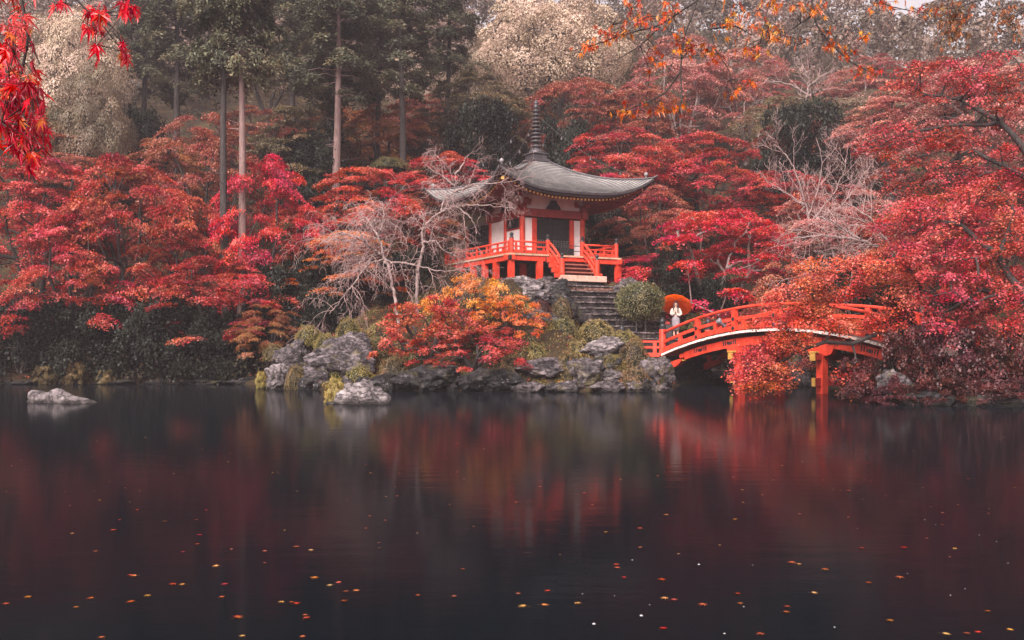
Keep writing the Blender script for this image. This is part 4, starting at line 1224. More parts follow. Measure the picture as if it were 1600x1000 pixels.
MAPLES = [maple(s) for s in (11, 23, 37, 41, 59)]
CONIF = [conifer(s, h0=9.6) for s in (4, 9, 15)] + [conifer(21, h0=12.4), conifer(27, h0=12.0)]
BROAD = [blob_tree(2), blob_tree(7, nb=38, bl=(1.1, 2.3)), blob_tree(13, h=10, hb=2.0, Rc=5.4)]
CLIP = [clipped(s) for s in (1, 2, 3)] + [clipped(4, ball=True, n=7000)]; CORE = [shrub_core(s) for s in (1, 2, 3)] + [shrub_core(4, ball=True)]
LOOSE = [loose_shrub(s, nleaf=170, size=.042) for s in (1, 2, 3)]
DENSE = [loose_shrub(s, npad=90, nleaf=230, size=.034) for s in (4, 5, 6)]

def plant(name, meshes, px, Y, top, wpx, nat, label, cat, leafm, bark=None, rot=None, group=None, depth=1.0, seed=0, zoff=0.0):
    """a tree standing at its own distance; nat = natural (height, width) of the mesh"""
    x = (px - 800) / F * Y; z = G(x, Y) - .15 + zoff
    zt = EYE + (HOR - top) / F * Y
    sz = max(.25, (zt - z) / nat[0]); sx = wpx / F * Y / nat[1]
    root = empty(name, (x, Y, z), 0 if rot is None else rot, (sx, sx * depth, sz))
    tag(root, label, cat, group)
    link('trunk', meshes[0], root, mat=bark)
    link('crown', meshes[1], root, mat=leafm)
    return root

# ------------------------------------------------------------------ maples
NM = (7.0, 8.6)
mp = [  # px, Y, top row, width, colour, variant, label
 (52, 50.5, 236, 300, 'red', 0, 'broad red maple at the left edge behind the lone flat rock', None),
 (205, 49.5, 240, 250, 'redorange', 1, 'orange tinged red maple spreading over the dark left bank', None),
 (120, 48.2, 330, 230, 'red', 2, 'lower red maple leaning over the water above the lone flat rock', None),
 (318, 57, 172, 210, 'muted', 3, 'dull red maple behind the two tall bare trunks on the left', None),
 (412, 50.6, 236, 200, 'crimson', 4, 'vivid crimson maple around the feet of the two tall trunks', None),
 (290, 50.0, 300, 190, 'redorange', 4, 'rosy red maple just left of the two tall trunks', None),
 (566, 53.5, 258, 240, 'redorange', 0, 'orange red maple between the tall conifers and the leafless cherry', None),
 (470, 51.5, 318, 170, 'red', 2, 'red maple right of the two tall trunks, under the orange one', None),
 (345, 47.9, 398, 250, 'red', 1, 'low layered red maple hanging over the shore below the two trunks', None),
 (420, 46.2, 470, 130, 'rust', 3, 'thin rusty maple leaning out beside the shore rocks', None),
 (70, 63, 198, 300, 'muted', 2, 'dark red maple at the left edge below the pale evergreen', None),
 (250, 64, 215, 190, 'rust', 3, 'brownish maple in shade below the left conifers', None),
 (478, 66, 160, 210, 'olive', 0, 'olive brown maple behind the conifer trunks on the left', None),
 (610, 68, 165, 190, 'rust', 1, 'rusty maple in shade behind the slender conifer trunks', None),
 (548, 49.5, 358, 190, 'orange', 2, 'low orange maple behind the leafless weeping cherry', None),
 (690, 61, 236, 180, 'red', 4, 'red maple rising behind the far left corner of the pavilion roof', None),
 (655, 55, 300, 150, 'muted', 3, 'muted red maple between the leafless cherry and the pavilion', None),
 (742, 70, 118, 210, 'olive', 1, 'dark olive maple left of the pavilion spire', None),
 (905, 72, 122, 220, 'muted', 2, 'faded red maple right of the pavilion spire', None),
 (965, 62, 196, 230, 'red', 3, 'rose red maple behind the right slope of the pavilion roof', None),
 (1100, 63, 206, 260, 'red', 0, 'wide rose red maple beyond the right tip of the pavilion roof', None),
 (1015, 57, 290, 190, 'muted', 1, 'shaded red maple tucked under the right eave of the pavilion', None),
 (1120, 51.5, 322, 310, 'crimson', 2, 'bright crimson maple with pale trunks behind the bridge', 'bark_pale'),
 (1215, 60, 262, 230, 'red', 4, 'deep red maple behind the white leafless tree', None),
 (1065, 80, 60, 210, 'pink', 1, 'thin pink maple with pale stems high on the slope right of the round evergreen', 'bark_pale'),
 (1165, 83, 75, 200, 'pink', 4, 'sparse pink maple high on the slope behind the hanging orange branch', 'bark_pale'),
 (1310, 54, 285, 250, 'dusty', 3, 'dusty pink maple going bare above the bridge', 'bark_pale'),
 (1400, 66, 150, 260, 'pink', 0, 'rose pink maple behind the dark limbs in the upper right', None),
 (1530, 56, 90, 300, 'dusty', 2, 'pale red maple at the upper right edge under the sky gap', None),
 (1430, 47, 300, 260, 'redorange', 1, 'orange red maple behind the dark leaning limb on the right', None),
 (1570, 43, 260, 240, 'red', 4, 'red maple against the right edge behind the dark limbs', None),
 (1235, 46.5, 400, 170, 'muted', 3, 'muted red maple low behind the middle of the bridge', None),
 (395, 70, 170, 200, 'muted', 1, 'dull red maple glimpsed between the two left trunks and the grove', None),
 (545, 76, 170, 190, 'rust', 4, 'rust brown maple deep behind the grove of bare trunks', None),
 (665, 78, 150, 180, 'muted', 0, 'faded red maple under the drooping dark conifer', None),
 (820, 74, 150, 150, 'rust', 3, 'brownish red maple directly behind the pavilion spire', None),
 (1000, 74, 130, 190, 'muted', 4, 'dusky red maple behind the lowest tip of the hanging orange bough', None),
 (1260, 72, 185, 230, 'muted', 1, 'dusky red maple at the foot of the slim white leafless tree', None),
 (1375, 84, 90, 210, 'pink', 3, 'faint pink maple high on the slope in the upper right', 'bark_pale'),
 (1480, 78, 95, 220, 'muted', 1, 'dull red maple behind the olive bough in the upper right', None),
 (160, 66, 190, 190, 'muted', 4, 'shaded red maple below the pale evergreens on the left', None),
 (1010, 52.5, 395, 130, 'crimson', 4, 'small crimson maple beside the veranda behind the clipped round bush', None),
]
for k, (px, Y, top, w_, c, v_, lab, bk) in enumerate(mp):
    plant('maple_tree', MAPLES[v_], px, Y, top, w_, NM, lab, 'maple', M[c], M[bk] if bk else None, rot=k * 1.7, group='maples around the pond')
# small maples on the island front
SM = [maple(s, h=3.4, Rc=2.9, hb=.35, npad=85, nleaf=190, size=.068, pr=(.28, .58), thick=.16, jit=.8) for s in (71, 83)]
for px, Y, top, w_, c, v_, lab in (
 (735, 43.4, 424, 170, 'gold', 0, 'golden orange maple on the island slope below the veranda'),
 (668, 41.8, 458, 200, 'redorange', 1, 'red maple bending low to the water in front of the golden one'),
 (795, 42.6, 458, 140, 'orange', 0, 'amber maple between the golden maple and the stone stairs'),
 (740, 40.9, 500, 220, 'red', 1, 'lowest red maple at the island edge with leaves over the rocks')):
    plant('maple_tree', SM[v_], px, Y, top, w_, (3.4, 6.0), lab, 'maple', M[c], rot=px, group='maples around the pond')

# ------------------------------------------------------------------ conifers and pale evergreens
NCF = (21.0, 7.6)
for k, (px, Y, top, w_, v_, bk, lab) in enumerate((
 (352, 48.9, -190, 210, 3, 'bark', 'tall conifer with the darker left trunk of the pair by the crimson maple'),
 (376, 49.2, -230, 210, 4, 'bark_pink', 'tall conifer with the pinkish right trunk of the pair by the crimson maple'),
 (527, 61, -90, 220, 2, 'bark_pink', 'tall conifer with a bare trunk above the orange maple'),
 (517, 64, -110, 200, 0, 'bark', 'tall dark conifer close behind the one above the orange maple'),
 (627, 63, -110, 190, 1, 'bark', 'tall conifer with a dark trunk midway to the pavilion spire'),
 (590, 67, -60, 160, 2, 'bark', 'thin conifer between the two thick dark trunks of the grove'),
 (700, 70, -70, 170, 0, 'bark', 'dark conifer with drooping skirt left of the pale round evergreen'),
 (455, 72, -70, 190, 1, 'bark', 'shaded conifer left of the grove of bare trunks'),
 (275, 66, -80, 200, 2, 'bark', 'dense grey green conifer between the pale evergreen and the two trunks'),
 (225, 74, -30, 170, 0, 'bark', 'dark conifer deep in shade right of the pale left evergreen'),
 )):
    plant('conifer_tree', CONIF[v_], px, Y, top, w_, NCF, lab, 'conifer', M['hinoki'], M[bk], rot=k * 2.1, group='tall conifers on the slope')
for k, (px, Y, top, w_, c, v_, lab) in enumerate((
 (858, 80, -8, 235, 'cream', 0, 'big pale round evergreen above the pavilion spire'),
 (800, 84, 40, 150, 'sage', 1, 'grey green evergreen at the left shoulder of the big pale one'),
 (118, 68, 22, 170, 'cream', 1, 'pale billowing evergreen behind the hanging red branch'),
 (60, 70, 60, 150, 'sage', 2, 'sage evergreen at the left edge beside the pale billowing one'),
 (150, 62, 118, 120, 'sage', 2, 'lower sage evergreen in front of the pale billowing one'),
 (75, 62, 165, 130, 'olive', 0, 'dark olive evergreen over the left maples'),
 (930, 88, 30, 160, 'sage', 2, 'dim evergreen right of the big pale round one'),
 (420, 86, 60, 160, 'sage', 1, 'pale evergreen seen between the conifer trunks'),
 (655, 88, 90, 120, 'cream', 2, 'light patch of evergreen between the grove and the dark conifer'),
 (1340, 80, 150, 190, 'sage', 0, 'grey evergreen behind the slim white leafless tree'),
 (1235, 76, 160, 150, 'olive', 2, 'dark evergreen left of the slim white leafless tree'),
 (980, 90, 90, 130, 'olive', 0, 'dark evergreen between the round evergreen and the pink maples'),
 )):
    plant('evergreen_tree', BROAD[v_], px, Y, top, w_, ((11, 10.0), (11, 10.4), (10, 10.8))[v_], lab, 'evergreen tree', M[c], rot=k * 1.3, group='broad evergreens on the slope')

# ------------------------------------------------------------------ custom maples on the right bank, limbs reaching over the bridge
def region_pads(rg, regs):
    P, Rr, Nn = [], [], []
    for cx, cy, rx, ry, Y, dy, n in regs:
        for i in range(n):
            while True:
                a, b_ = rg.uniform(-1, 1, 2)
                if a * a + b_ * b_ < 1: break
            yy = Y + rg.uniform(-dy, dy)
            P.append(W(cx + a * rx, cy + b_ * ry, yy)); Rr.append(rg.uniform(.38, .75)); Nn.append((rg.normal(-.15, .2), rg.normal(-.25, .2), 1))
    return np.array(P), np.array(Rr), np.array(Nn)
def limb(pts): return [W(*p) for p in pts]
def bank_maple(seed, limbs, regs, label, leafm, rt, nleaf=190, size=.060, bark='bark', twigs=7, pw=.5):
    rg = np.random.default_rng(seed)
    P, Rr, Nn = region_pads(rg, regs)
    base = np.array(limbs[0][0]); g_ = G(base[0], base[1]) - .2
    limbs[0].insert(0, np.array((base[0] + .1, base[1] + .1, min(g_, base[2] - .2))))
    o0 = limbs[0][0].copy()
    lb = [[np.asarray(p) - o0 for p in l] for l in limbs]
    tm, cm = make_tree_meshes('bank_maple', rg, lb, P - o0, Rr, Nn, rt, nleaf, size, M[bark], leafm, thick=.16, droop=.2, jit=.6, twigs=twigs, lift=.12, rmin=.010, pathw=.12)
    root = empty('maple_tree', o0); tag(root, label, 'maple', 'maples around the pond')
    link('trunk', tm, root); link('crown', cm, root)
    return root
bank_maple(101, [limb([(1530, 610, 31.5), (1500, 540, 31.6), (1455, 482, 31.8), (1416, 415, 32.2), (1384, 384, 32.5), (1330, 382, 33), (1285, 398, 33.3)]),
                 limb([(1416, 415, 32.2), (1375, 406, 32.6), (1320, 426, 33), (1268, 456, 33.4)]),
                 limb([(1500, 540, 31.6), (1440, 512, 31.8), (1388, 517, 32.2), (1332, 537, 32.6), (1290, 534, 32.9), (1240, 551, 33.2), (1195, 580, 33.4)])],
           [(1188, 582, 44, 32, 33.3, .6, 30), (1215, 545, 50, 22, 33.2, .6, 20), (1235, 505, 60, 20, 33.2, .8, 14), (1265, 462, 70, 24, 33, 1, 18), (1310, 432, 80, 30, 33, 1, 22), (1390, 440, 60, 36, 32.4, 1, 20), (1340, 590, 36, 18, 32.0, .6, 9), (1400, 400, 60, 26, 32.3, 1, 14), (1250, 488, 55, 20, 33, .7, 14), (1295, 500, 30, 14, 33, .5, 6), (1325, 508, 40, 14, 32.8, .6, 8), (1385, 500, 36, 20, 32.2, .6, 10)],
           'orange maple on the right bank whose lowest bough hangs over the bridge', M['bough'], .115)
bank_maple(102, [limb([(1650, 560, 30.5), (1610, 480, 30.7), (1535, 452, 31), (1480, 486, 31.2), (1430, 540, 31.4)]),
                 limb([(1610, 480, 30.7), (1560, 400, 31), (1500, 350, 31.4), (1440, 342, 31.8), (1380, 352, 32.2)]),
                 limb([(1560, 400, 31), (1585, 330, 31), (1560, 290, 31.4)])],
           [(1470, 400, 80, 44, 31.5, 1.2, 34), (1540, 350, 70, 60, 31.2, 1.2, 34), (1420, 350, 70, 34, 32, 1, 24), (1550, 450, 60, 40, 31, 1, 26), (1480, 480, 60, 34, 31.3, 1, 22), (1580, 500, 40, 30, 30.5, .8, 10)],
           'rust red maple filling the right edge above the dark bushes', M['red'], .15)
bank_maple(103, [limb([(1680, 420, 35), (1640, 300, 35.3), (1600, 232, 35.5), (1562, 190, 35.8), (1500, 156, 36.2), (1440, 148, 36.6)]),
                 limb([(1562, 190, 35.8), (1540, 196, 35.9), (1480, 196, 36.2), (1420, 206, 36.6), (1370, 228, 37)]),
                 limb([(1640, 300, 35.3), (1590, 270, 35.5), (1520, 235, 35.9), (1450, 270, 36.4)])],
           [(1480, 125, 110, 34, 36.2, 1.5, 26), (1560, 120, 50, 60, 35.6, 1, 18), (1405, 225, 70, 30, 36.8, 1, 18), (1520, 220, 80, 34, 36, 1, 22), (1450, 275, 90, 26, 36.4, 1, 20), (1560, 280, 50, 34, 35.6, 1, 14)],
           'red maple with black crooked limbs in the upper right', M['red'], .15, nleaf=170, size=.068)

# ------------------------------------------------------------------ leafless trees
def bare_tree(seed, limbs, label, bark, rt, ntw, length, droop, name='leafless_tree', twr=.012, up=0.0, lo=3, sub=3):
    rg = np.random.default_rng(seed)
    base = np.array(limbs[0][0]); g_ = G(base[0], base[1]) - .2
    limbs[0].insert(0, np.array((base[0], base[1], min(g_, base[2] - .2))))
    o0 = limbs[0][0].copy()
    A, Bp, r0, r1, nodes, nr = [], [], [], [], [], []
    for li, l in enumerate(limbs):
        P = np.array([np.asarray(p) - o0 for p in l])
        n = 7 * (len(P) - 1)
        t_ = np.linspace(0, len(P) - 1, n + 1)
        Q = np.stack([np.interp(t_, np.arange(len(P)), P[:, k]) for k in range(3)], 1)
        Q[1:-1] = (Q[:-2] + Q[1:-1] * 2 + Q[2:]) / 4
        Q[1:-1] += rg.normal(0, .022, Q[1:-1].shape)
        ra = rt * (1 if li == 0 else .55) * np.linspace(1, .28, n + 1)
        for k in range(n):
            A.append(Q[k]); Bp.append(Q[k + 1]); r0.append(ra[k]); r1.append(ra[k + 1])
            if li > 0 or k > n * .45: nodes.append(Q[k]); nr.append((Q[k + 1] - Q[k], ra[k]))
    def shoot(p, d, L, r, depth):
        n = 5; q = p.copy(); d = unit(d)
        for k in range(n):
            d = unit(d + rg.normal(0, .16, 3) + np.array([0, 0, up - droop * (k + 1) / n]))
            q2 = q + d * L / n
            A.append(q); Bp.append(q2); r0.append(r * (1 - .7 * k / n)); r1.append(r * (1 - .7 * (k + 1) / n))
            if depth > 0 and k >= 1:
                for _ in range(1 if rg.random() < .75 else 2):
                    side = unit(np.cross(d, rg.normal(0, 1, 3)))
                    shoot(q2, d * .55 + side * .8, L * rg.uniform(.35, .6), r * .5, depth - 1)
            q = q2
    for i in range(ntw):
        k = rg.integers(0, len(nodes)); d0, ra = nr[k]
        side = unit(np.cross(d0, rg.normal(0, 1, 3)))
        shoot(nodes[k], unit(d0) * .6 + side * .9 + np.array([0, 0, .35]), length * rg.uniform(.5, 1.15), max(twr, min(ra * .5, .03)), 2 if sub > 2 else 1)
    root = empty(name, o0); tag(root, label, 'leafless tree')
    A, Bp, r0, r1 = map(np.array, (A, Bp, r0, r1))
    thick = r0 > .02
    link('trunk', segs_mesh('bare_trunk', A[thick], Bp[thick], r0[thick], r1[thick], M[bark]), root)
    link('twigs', segs_mesh('bare_twigs', A[~thick], Bp[~thick], np.maximum(r0[~thick], .0055), np.maximum(r1[~thick], .004), M['twig_rose'] if bark == 'bark_pale' else M[bark]), root)
    return root
bare_tree(201, [limb([(626, 535, 44.6), (618, 470, 44.7), (606, 416, 44.9), (598, 398, 45), (592, 370, 45.2), (600, 340, 45.4), (598, 318, 45.6)]),
                limb([(598, 400, 45), (580, 387, 44.6), (566, 374, 44.3), (561, 356, 44), (540, 340, 43.8)]),
                limb([(600, 405, 45), (575, 412, 44.4), (555, 440, 44), (535, 465, 43.6), (515, 490, 43.4)]),
                limb([(600, 408, 45), (640, 412, 44.6), (690, 425, 44.4), (730, 418, 44.2)]),
                limb([(566, 374, 44.3), (530, 362, 44.2), (505, 380, 44)]),
                limb([(592, 370, 45.2), (575, 345, 45.6), (560, 330, 46)])],
          'weeping leafless cherry with pale crooked branches on the island', 'bark_pale', .10, 88, 1.7, .42)
bare_tree(202, [limb([(651, 445, 46.2), (655, 415, 46.3), (662, 380, 46.4), (658, 366, 46.5), (665, 350, 46.5), (690, 330, 46.6), (712, 322, 46.6), (750, 320, 46.4), (805, 326, 46.2)]),
                limb([(690, 330, 46.6), (692, 315, 46.7), (710, 300, 46.8), (711, 272, 47)]),
                limb([(662, 380, 46.4), (680, 375, 46), (694, 392, 45.8), (720, 402, 45.6)]),
                limb([(712, 322, 46.6), (735, 338, 46.2), (745, 365, 46)]),
                limb([(710, 300, 46.8), (740, 288, 46.6), (790, 285, 46.4), (835, 275, 46.3)]),
                limb([(711, 290, 47), (690, 275, 47.2), (665, 258, 47.4)]),
                limb([(711, 272, 47), (725, 255, 47.2), (728, 245, 47.2)])],
          'leafless cherry reaching across the left side of the pavilion', 'bark_pale', .09, 58, 1.4, .22)
bare_tree(203, [limb([(1268, 372, 52), (1262, 330, 52), (1250, 290, 52), (1235, 250, 52), (1210, 225, 52)]),
                limb([(1262, 340, 52), (1280, 290, 51.8), (1285, 250, 51.8), (1275, 215, 51.8)]),
                limb([(1264, 350, 52), (1305, 300, 52.2), (1320, 265, 52.4), (1325, 225, 52.4)]),
                limb([(1264, 350, 52), (1320, 318, 52), (1345, 280, 52), (1365, 250, 52)]),
                limb([(1258, 320, 52), (1225, 300, 52.2), (1195, 280, 52.4)])],
          'white leafless tree fanning upward in the red maples right of the roof', 'bark_pale', .08, 46, 1.5, .0, up=.16)
bare_tree(204, [limb([(1265, 225, 70), (1266, 190, 70), (1258, 165, 70), (1262, 145, 70), (1263, 125, 70), (1255, 105, 70)]),
                limb([(1262, 148, 70), (1235, 132, 70), (1205, 125, 70)]), limb([(1263, 135, 70), (1285, 118, 70), (1310, 105, 70)]), limb([(1262, 150, 70), (1288, 140, 70), (1305, 138, 70)])],
          'slim white leafless tree on the dark slope under the orange branch', 'bark_pale', .13, 30, 1.6, .0, up=.12, sub=2)
bare_tree(205, [limb([(1440, 430, 46), (1400, 400, 45.6), (1345, 375, 45.2), (1290, 368, 45), (1240, 372, 44.8)]),
                limb([(1400, 400, 45.6), (1360, 340, 45.6), (1320, 315, 45.6)]), limb([(1345, 375, 45.2), (1300, 345, 45), (1260, 335, 45)]), limb([(1420, 415, 46), (1380, 420, 45), (1310, 425, 44.6), (1250, 412, 44.2)])],
          'twiggy leafless tree spreading grey sprays above the bridge', 'bark_pale', .12, 50, 1.9, .06)

# ------------------------------------------------------------------ far wood on the mountainside
rg = np.random.default_rng(77)
Vs, Qs, Cs, off = [], [], [], 0
spots = []
for Y in np.arange(92, 164, 7.5):
    for x in np.arange(-75, 95, 7.0):
        xx = x + rg.uniform(-2.5, 2.5); yy = Y + rg.uniform(-3, 3)
        px = 800 + xx / yy * F
        if -150 < px < 1750: spots.append((xx, yy))
spots = np.array(spots); hz_ = Garr(spots)
for (x, y), z in zip(spots, hz_):
    R_ = rg.uniform(3.0, 4.8); hh = R_ * rg.uniform(1.5, 2.2)
    nb = 13; n = 82
    d = unit(rg.normal(0, 1, (nb, 3)) + np.array([0, -.5, .4]))
    C = d * np.array([R_ * .7, R_ * .7, hh * .42]) + np.array([x, y, z + hh * .62])
    dv = unit(rg.normal(0, 1, (nb, n, 3)) + d[:, None, :] * .8 + np.array([0, 0, .4]))
    X = (C[:, None, :] + dv * rg.uniform(.8, 1.5, (nb, 1, 1)) * (1 - np.abs(rg.normal(0, .12, (nb, n, 1))))).reshape(-1, 3)
    Nn = dv.reshape(-1, 3) + rg.normal(0, .32, X.shape)
    sz = rg.uniform(.24, .50, len(X))
    v, q = leaf_quads(rg, X, Nn, rg.normal(0, 1, X.shape), sz, sz * .75)
    Vs.append(v); Qs.append(q + off); off += len(v)
    Cs.append(np.clip(.75 * rg.uniform(0, 1) + .25 * rg.uniform(0, 1, len(X)), 0, 1))
fw = link('distant_woodland', np_mesh('distant_woodland', np.concatenate(Vs), np.concatenate(Qs), attr=np.concatenate(Cs), mats=[M['grove']]))
tag(fw, 'hazy mixed woodland covering the mountainside', kind='stuff')

# ------------------------------------------------------------------ clipped and loose shrubs
def shrub(name, px, base, top, wpx, Y, leafm, v_, label, kind='clip', depth=.85, group='clipped shrubs on the island'):
    x = (px - 800) / F * Y
    zt = EYE + (HOR - top) / F * Y; g_ = max(G(x, Y), 0.0)
    zb = EYE + (HOR - base) / F * Y
    if kind != 'clip' or zb < g_ + .1: zb = max(min(zb, g_), -.05)
    hh = max(zt - zb, .25); s = wpx / F * Y / 2
    root = empty(name, (x, Y, zb - .05), v_ * 1.9 + px * .01, (s, s * depth, hh))
    tag(root, label, 'shrub', group)
    if zb > g_ + .1:
        mb = MB()
        for k in range(5):
            an = k * 1.3 + px
            mb.tube([(.35 * math.cos(an), .35 * math.sin(an), (g_ - zb - .1) / hh), (.3 * math.cos(an), .3 * math.sin(an), .3)], .035 / s, 6)
        mb.build('stem', [M['bark']], root)
    if kind == 'clip':
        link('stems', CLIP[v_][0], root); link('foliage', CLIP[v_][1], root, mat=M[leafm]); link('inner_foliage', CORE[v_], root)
    else:
        S_ = DENSE if leafm == 'shade_green' else LOOSE
        link('stems', S_[v_][0], root); link('foliage', S_[v_][1], root, mat=M[leafm])
    return root
for a in (
 ('clipped_shrub', 1000, 500, 440, 74, 45.9, 'clipdark', 3, 'large round clipped bush beside the stone stairs'),
 ('clipped_shrub', 932, 528, 497, 66, 43.6, 'moss', 1, 'yellow green clipped bush just below the stone stairs'),
 ('clipped_shrub', 880, 530, 494, 50, 43.6, 'clip', 2, 'green clipped bush between the purple boulder and the stair foot'),
 ('clipped_shrub', 990, 574, 527, 54, 41.4, 'cliprust', 0, 'rusty green clipped bush in front of the red wing fence'),
 ('clipped_shrub', 888, 600, 546, 62, 40.2, 'cliprust', 1, 'dark rusty clipped mound just behind the island edge rocks'),
 ('clipped_shrub', 992, 610, 570, 62, 39.6, 'cliprust', 2, 'rusty clipped mound at the water below the bridge end'),
 ('clipped_shrub', 545, 524, 494, 46, 44.6, 'moss', 0, 'rounded mossy bush behind the biggest grey boulder'),
 ('clipped_shrub', 482, 536, 506, 44, 44.4, 'moss', 1, 'low mossy bush behind the pink lichened rock'),
 ('clipped_shrub', 462, 604, 568, 44, 41.0, 'cliprust', 2, 'small round bush next to the stump shaped rock'),
 ('clipped_shrub', 572, 560, 528, 50, 42.4, 'cliprust', 1, 'rusty bush right of the biggest grey boulder'),
 ('clipped_shrub', 560, 600, 566, 50, 41.0, 'moss', 2, 'mossy mound behind the yellow fern rock'),
 ('clipped_shrub', 835, 566, 534, 56, 42.0, 'moss', 0, 'moss green mound right of the lowest red maple'),
 ('clipped_shrub', 905, 556, 530, 50, 42.2, 'moss', 2, 'yellow moss mound left of the pale boulder'),
 ('clipped_shrub', 975, 540, 514, 56, 43.4, 'moss', 1, 'mossy bush behind the pale boulder'),
 ('clipped_shrub', 1096, 512, 486, 66, 49.0, 'clip', 2, 'flat clipped bush seen through the bridge railing'),
 ('clipped_shrub', 845, 492, 468, 40, 45.4, 'burgundy', 0, 'dark red clipped bush under the veranda boulders'),
 ('clipped_shrub', 878, 492, 464, 36, 45.2, 'cliprust', 1, 'small rusty bush at the left foot of the stone stairs'),
 ('clipped_shrub', 610, 262, 244, 60, 60.0, 'clip', 2, 'yellow green bush among the conifer trunks above the orange maple'),
 ('clipped_shrub', 510, 545, 518, 40, 43.4, 'moss', 1, 'mossy bush between the low mossy one and the biggest boulder'),
 ('clipped_shrub', 620, 592, 556, 60, 40.8, 'cliprust', 0, 'dull green mound under the left edge of the red island maple'),
 ('clipped_shrub', 800, 590, 552, 50, 40.6, 'cliprust', 2, 'rusty mound half under the amber maple near the shore'),
 ('clipped_shrub', 868, 556, 532, 44, 42.4, 'clip', 1, 'small green mound left of the yellow moss mound'),
 ('clipped_shrub', 590, 552, 524, 44, 43.0, 'clip', 2, 'green bush between the rusty bush and the cherry trunk'),
 ('clipped_shrub', 520, 590, 556, 40, 41.2, 'moss', 1, 'moss cushion draped on the face of the biggest boulder'),
 ('clipped_shrub', 655, 560, 530, 50, 42.4, 'clip', 0, 'green bush at the foot of the leafless cherry'),
 ('clipped_shrub', 430, 560, 535, 40, 43.2, 'cliprust', 1, 'rusty bush left of the pink lichened rock'),
 ('clipped_shrub', 955, 572, 552, 50, 41.2, 'moss', 0, 'bright moss hump between the pale boulder and the water mound')):
    shrub(*a)
for k, a in enumerate((
 ('leafy_shrub', 1345, 640, 560, 120, 31.6, 'burgundy', 0, 'dark red bush trailing in the water nearest the bridge pier'),
 ('leafy_shrub', 1430, 640, 515, 150, 31.2, 'burgundy', 1, 'dark burgundy bush behind the right bank boulder'),
 ('leafy_shrub', 1520, 645, 510, 170, 30.8, 'burgundy', 2, 'wide dark bush on the right bank below the rust red maple'),
 ('leafy_shrub', 1600, 645, 505, 130, 30.6, 'burgundy', 0, 'dark bush cut by the right edge over the water'),
 ('leafy_shrub', 1475, 640, 590, 140, 30.2, 'burgundy', 1, 'low dark bush hanging in front of the right bank'),
 ('leafy_shrub', 1390, 642, 596, 110, 30.7, 'burgundy', 2, 'low burgundy bush over the brownish boulder on the right bank'),
 ('leafy_shrub', 1560, 648, 590, 130, 29.9, 'burgundy', 0, 'low burgundy bush touching the water near the right edge'),
 ('leafy_shrub', 1405, 520, 462, 60, 33.0, 'shade_green', 2, 'glossy green bush at the hidden right end of the bridge'))):
    shrub(*a, kind='loose', depth=.7, group='bushes on the right bank')
for k, a in enumerate((  # shrubs added to darken the bank, shade painted into their leaves
 ('evergreen_shrub', 30, 605, 470, 170, 47.7, 'shade_green', 0, 'shade coloured shrub at the left edge under the maples'),
 ('evergreen_shrub', 130, 605, 480, 160, 47.5, 'shade_green', 1, 'shade coloured shrub behind the lone flat rock'),
 ('evergreen_shrub', 235, 605, 462, 180, 47.4, 'shade_green', 2, 'shade coloured shrub left of the low layered maple'),
 ('evergreen_shrub', 335, 605, 490, 150, 47.3, 'shade_green', 0, 'shade coloured shrub under the low layered maple'),
 ('evergreen_shrub', 450, 560, 420, 160, 48.4, 'shade_green', 1, 'dark green shrub between the layered maple and the leafless cherry'),
 ('evergreen_shrub', 500, 500, 380, 150, 49.6, 'shade_green', 2, 'dark green shrub behind the left sprays of the weeping cherry'),
 ('evergreen_shrub', 640, 480, 395, 130, 48.6, 'shade_green', 0, 'dark shrub behind the trunks of the leafless cherries'),
 ('evergreen_shrub', 950, 440, 330, 110, 57.5, 'shade_green', 1, 'dark evergreen behind the right end of the veranda'),
 ('evergreen_shrub', 1040, 480, 395, 120, 50.5, 'shade_green', 2, 'dark shrub behind the orange umbrella'),
 ('evergreen_shrub', 1110, 500, 440, 120, 50.2, 'shade_green', 0, 'dark shrub at the foot of the crimson maple'),
 ('evergreen_shrub', 1230, 560, 440, 170, 50.8, 'shade_green', 1, 'dark shrub behind the middle of the bridge'),
 ('evergreen_shrub', 1330, 540, 420, 170, 47.5, 'shade_green', 2, 'dark shrub behind the right half of the bridge'),
 ('evergreen_shrub', 200, 300, 170, 170, 66.0, 'shade_green', 1, 'dark thicket in the gap below the left conifers'),
 ('evergreen_shrub', 480, 300, 205, 200, 64.0, 'shade_green', 2, 'dark thicket between the conifer trunks'),
 ('evergreen_shrub', 760, 250, 165, 180, 66.0, 'shade_green', 0, 'dark thicket left of the spire above the roof'),
 ('evergreen_shrub', 1250, 260, 165, 200, 68.0, 'shade_green', 1, 'dark thicket around the slim white leafless tree'),
 ('evergreen_shrub', 880, 235, 190, 120, 64.0, 'shade_green', 2, 'dark thicket right of the spire above the roof'))):
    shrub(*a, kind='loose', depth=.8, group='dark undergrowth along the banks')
for a in (
 ('yellow_plant', 523, 630, 590, 46, 31.4, 'fern', 0, 'yellow green fern clump on the sloping rock in the water'),
 ('yellow_plant', 408, 602, 580, 22, 41.4, 'fern', 1, 'small yellow leafed plant left of the stump shaped rock'),
 ('yellow_plant', 118, 600, 566, 44, 46.2, 'cliprust', 2, 'yellowing plant on the dark left shore'),
 ('yellow_plant', 70, 602, 572, 44, 46.4, 'cliprust', 1, 'dull green plant at the far left shore'),
 ('yellow_plant', 165, 602, 578, 36, 46.2, 'cliprust', 0, 'yellowing tuft right of the larger shore plant'),
 ('yellow_plant', 715, 602, 575, 50, 39.9, 'clip', 2, 'green plant among the dark rocks under the red island maple')):
    shrub(*a, kind='loose', group='small plants at the water')

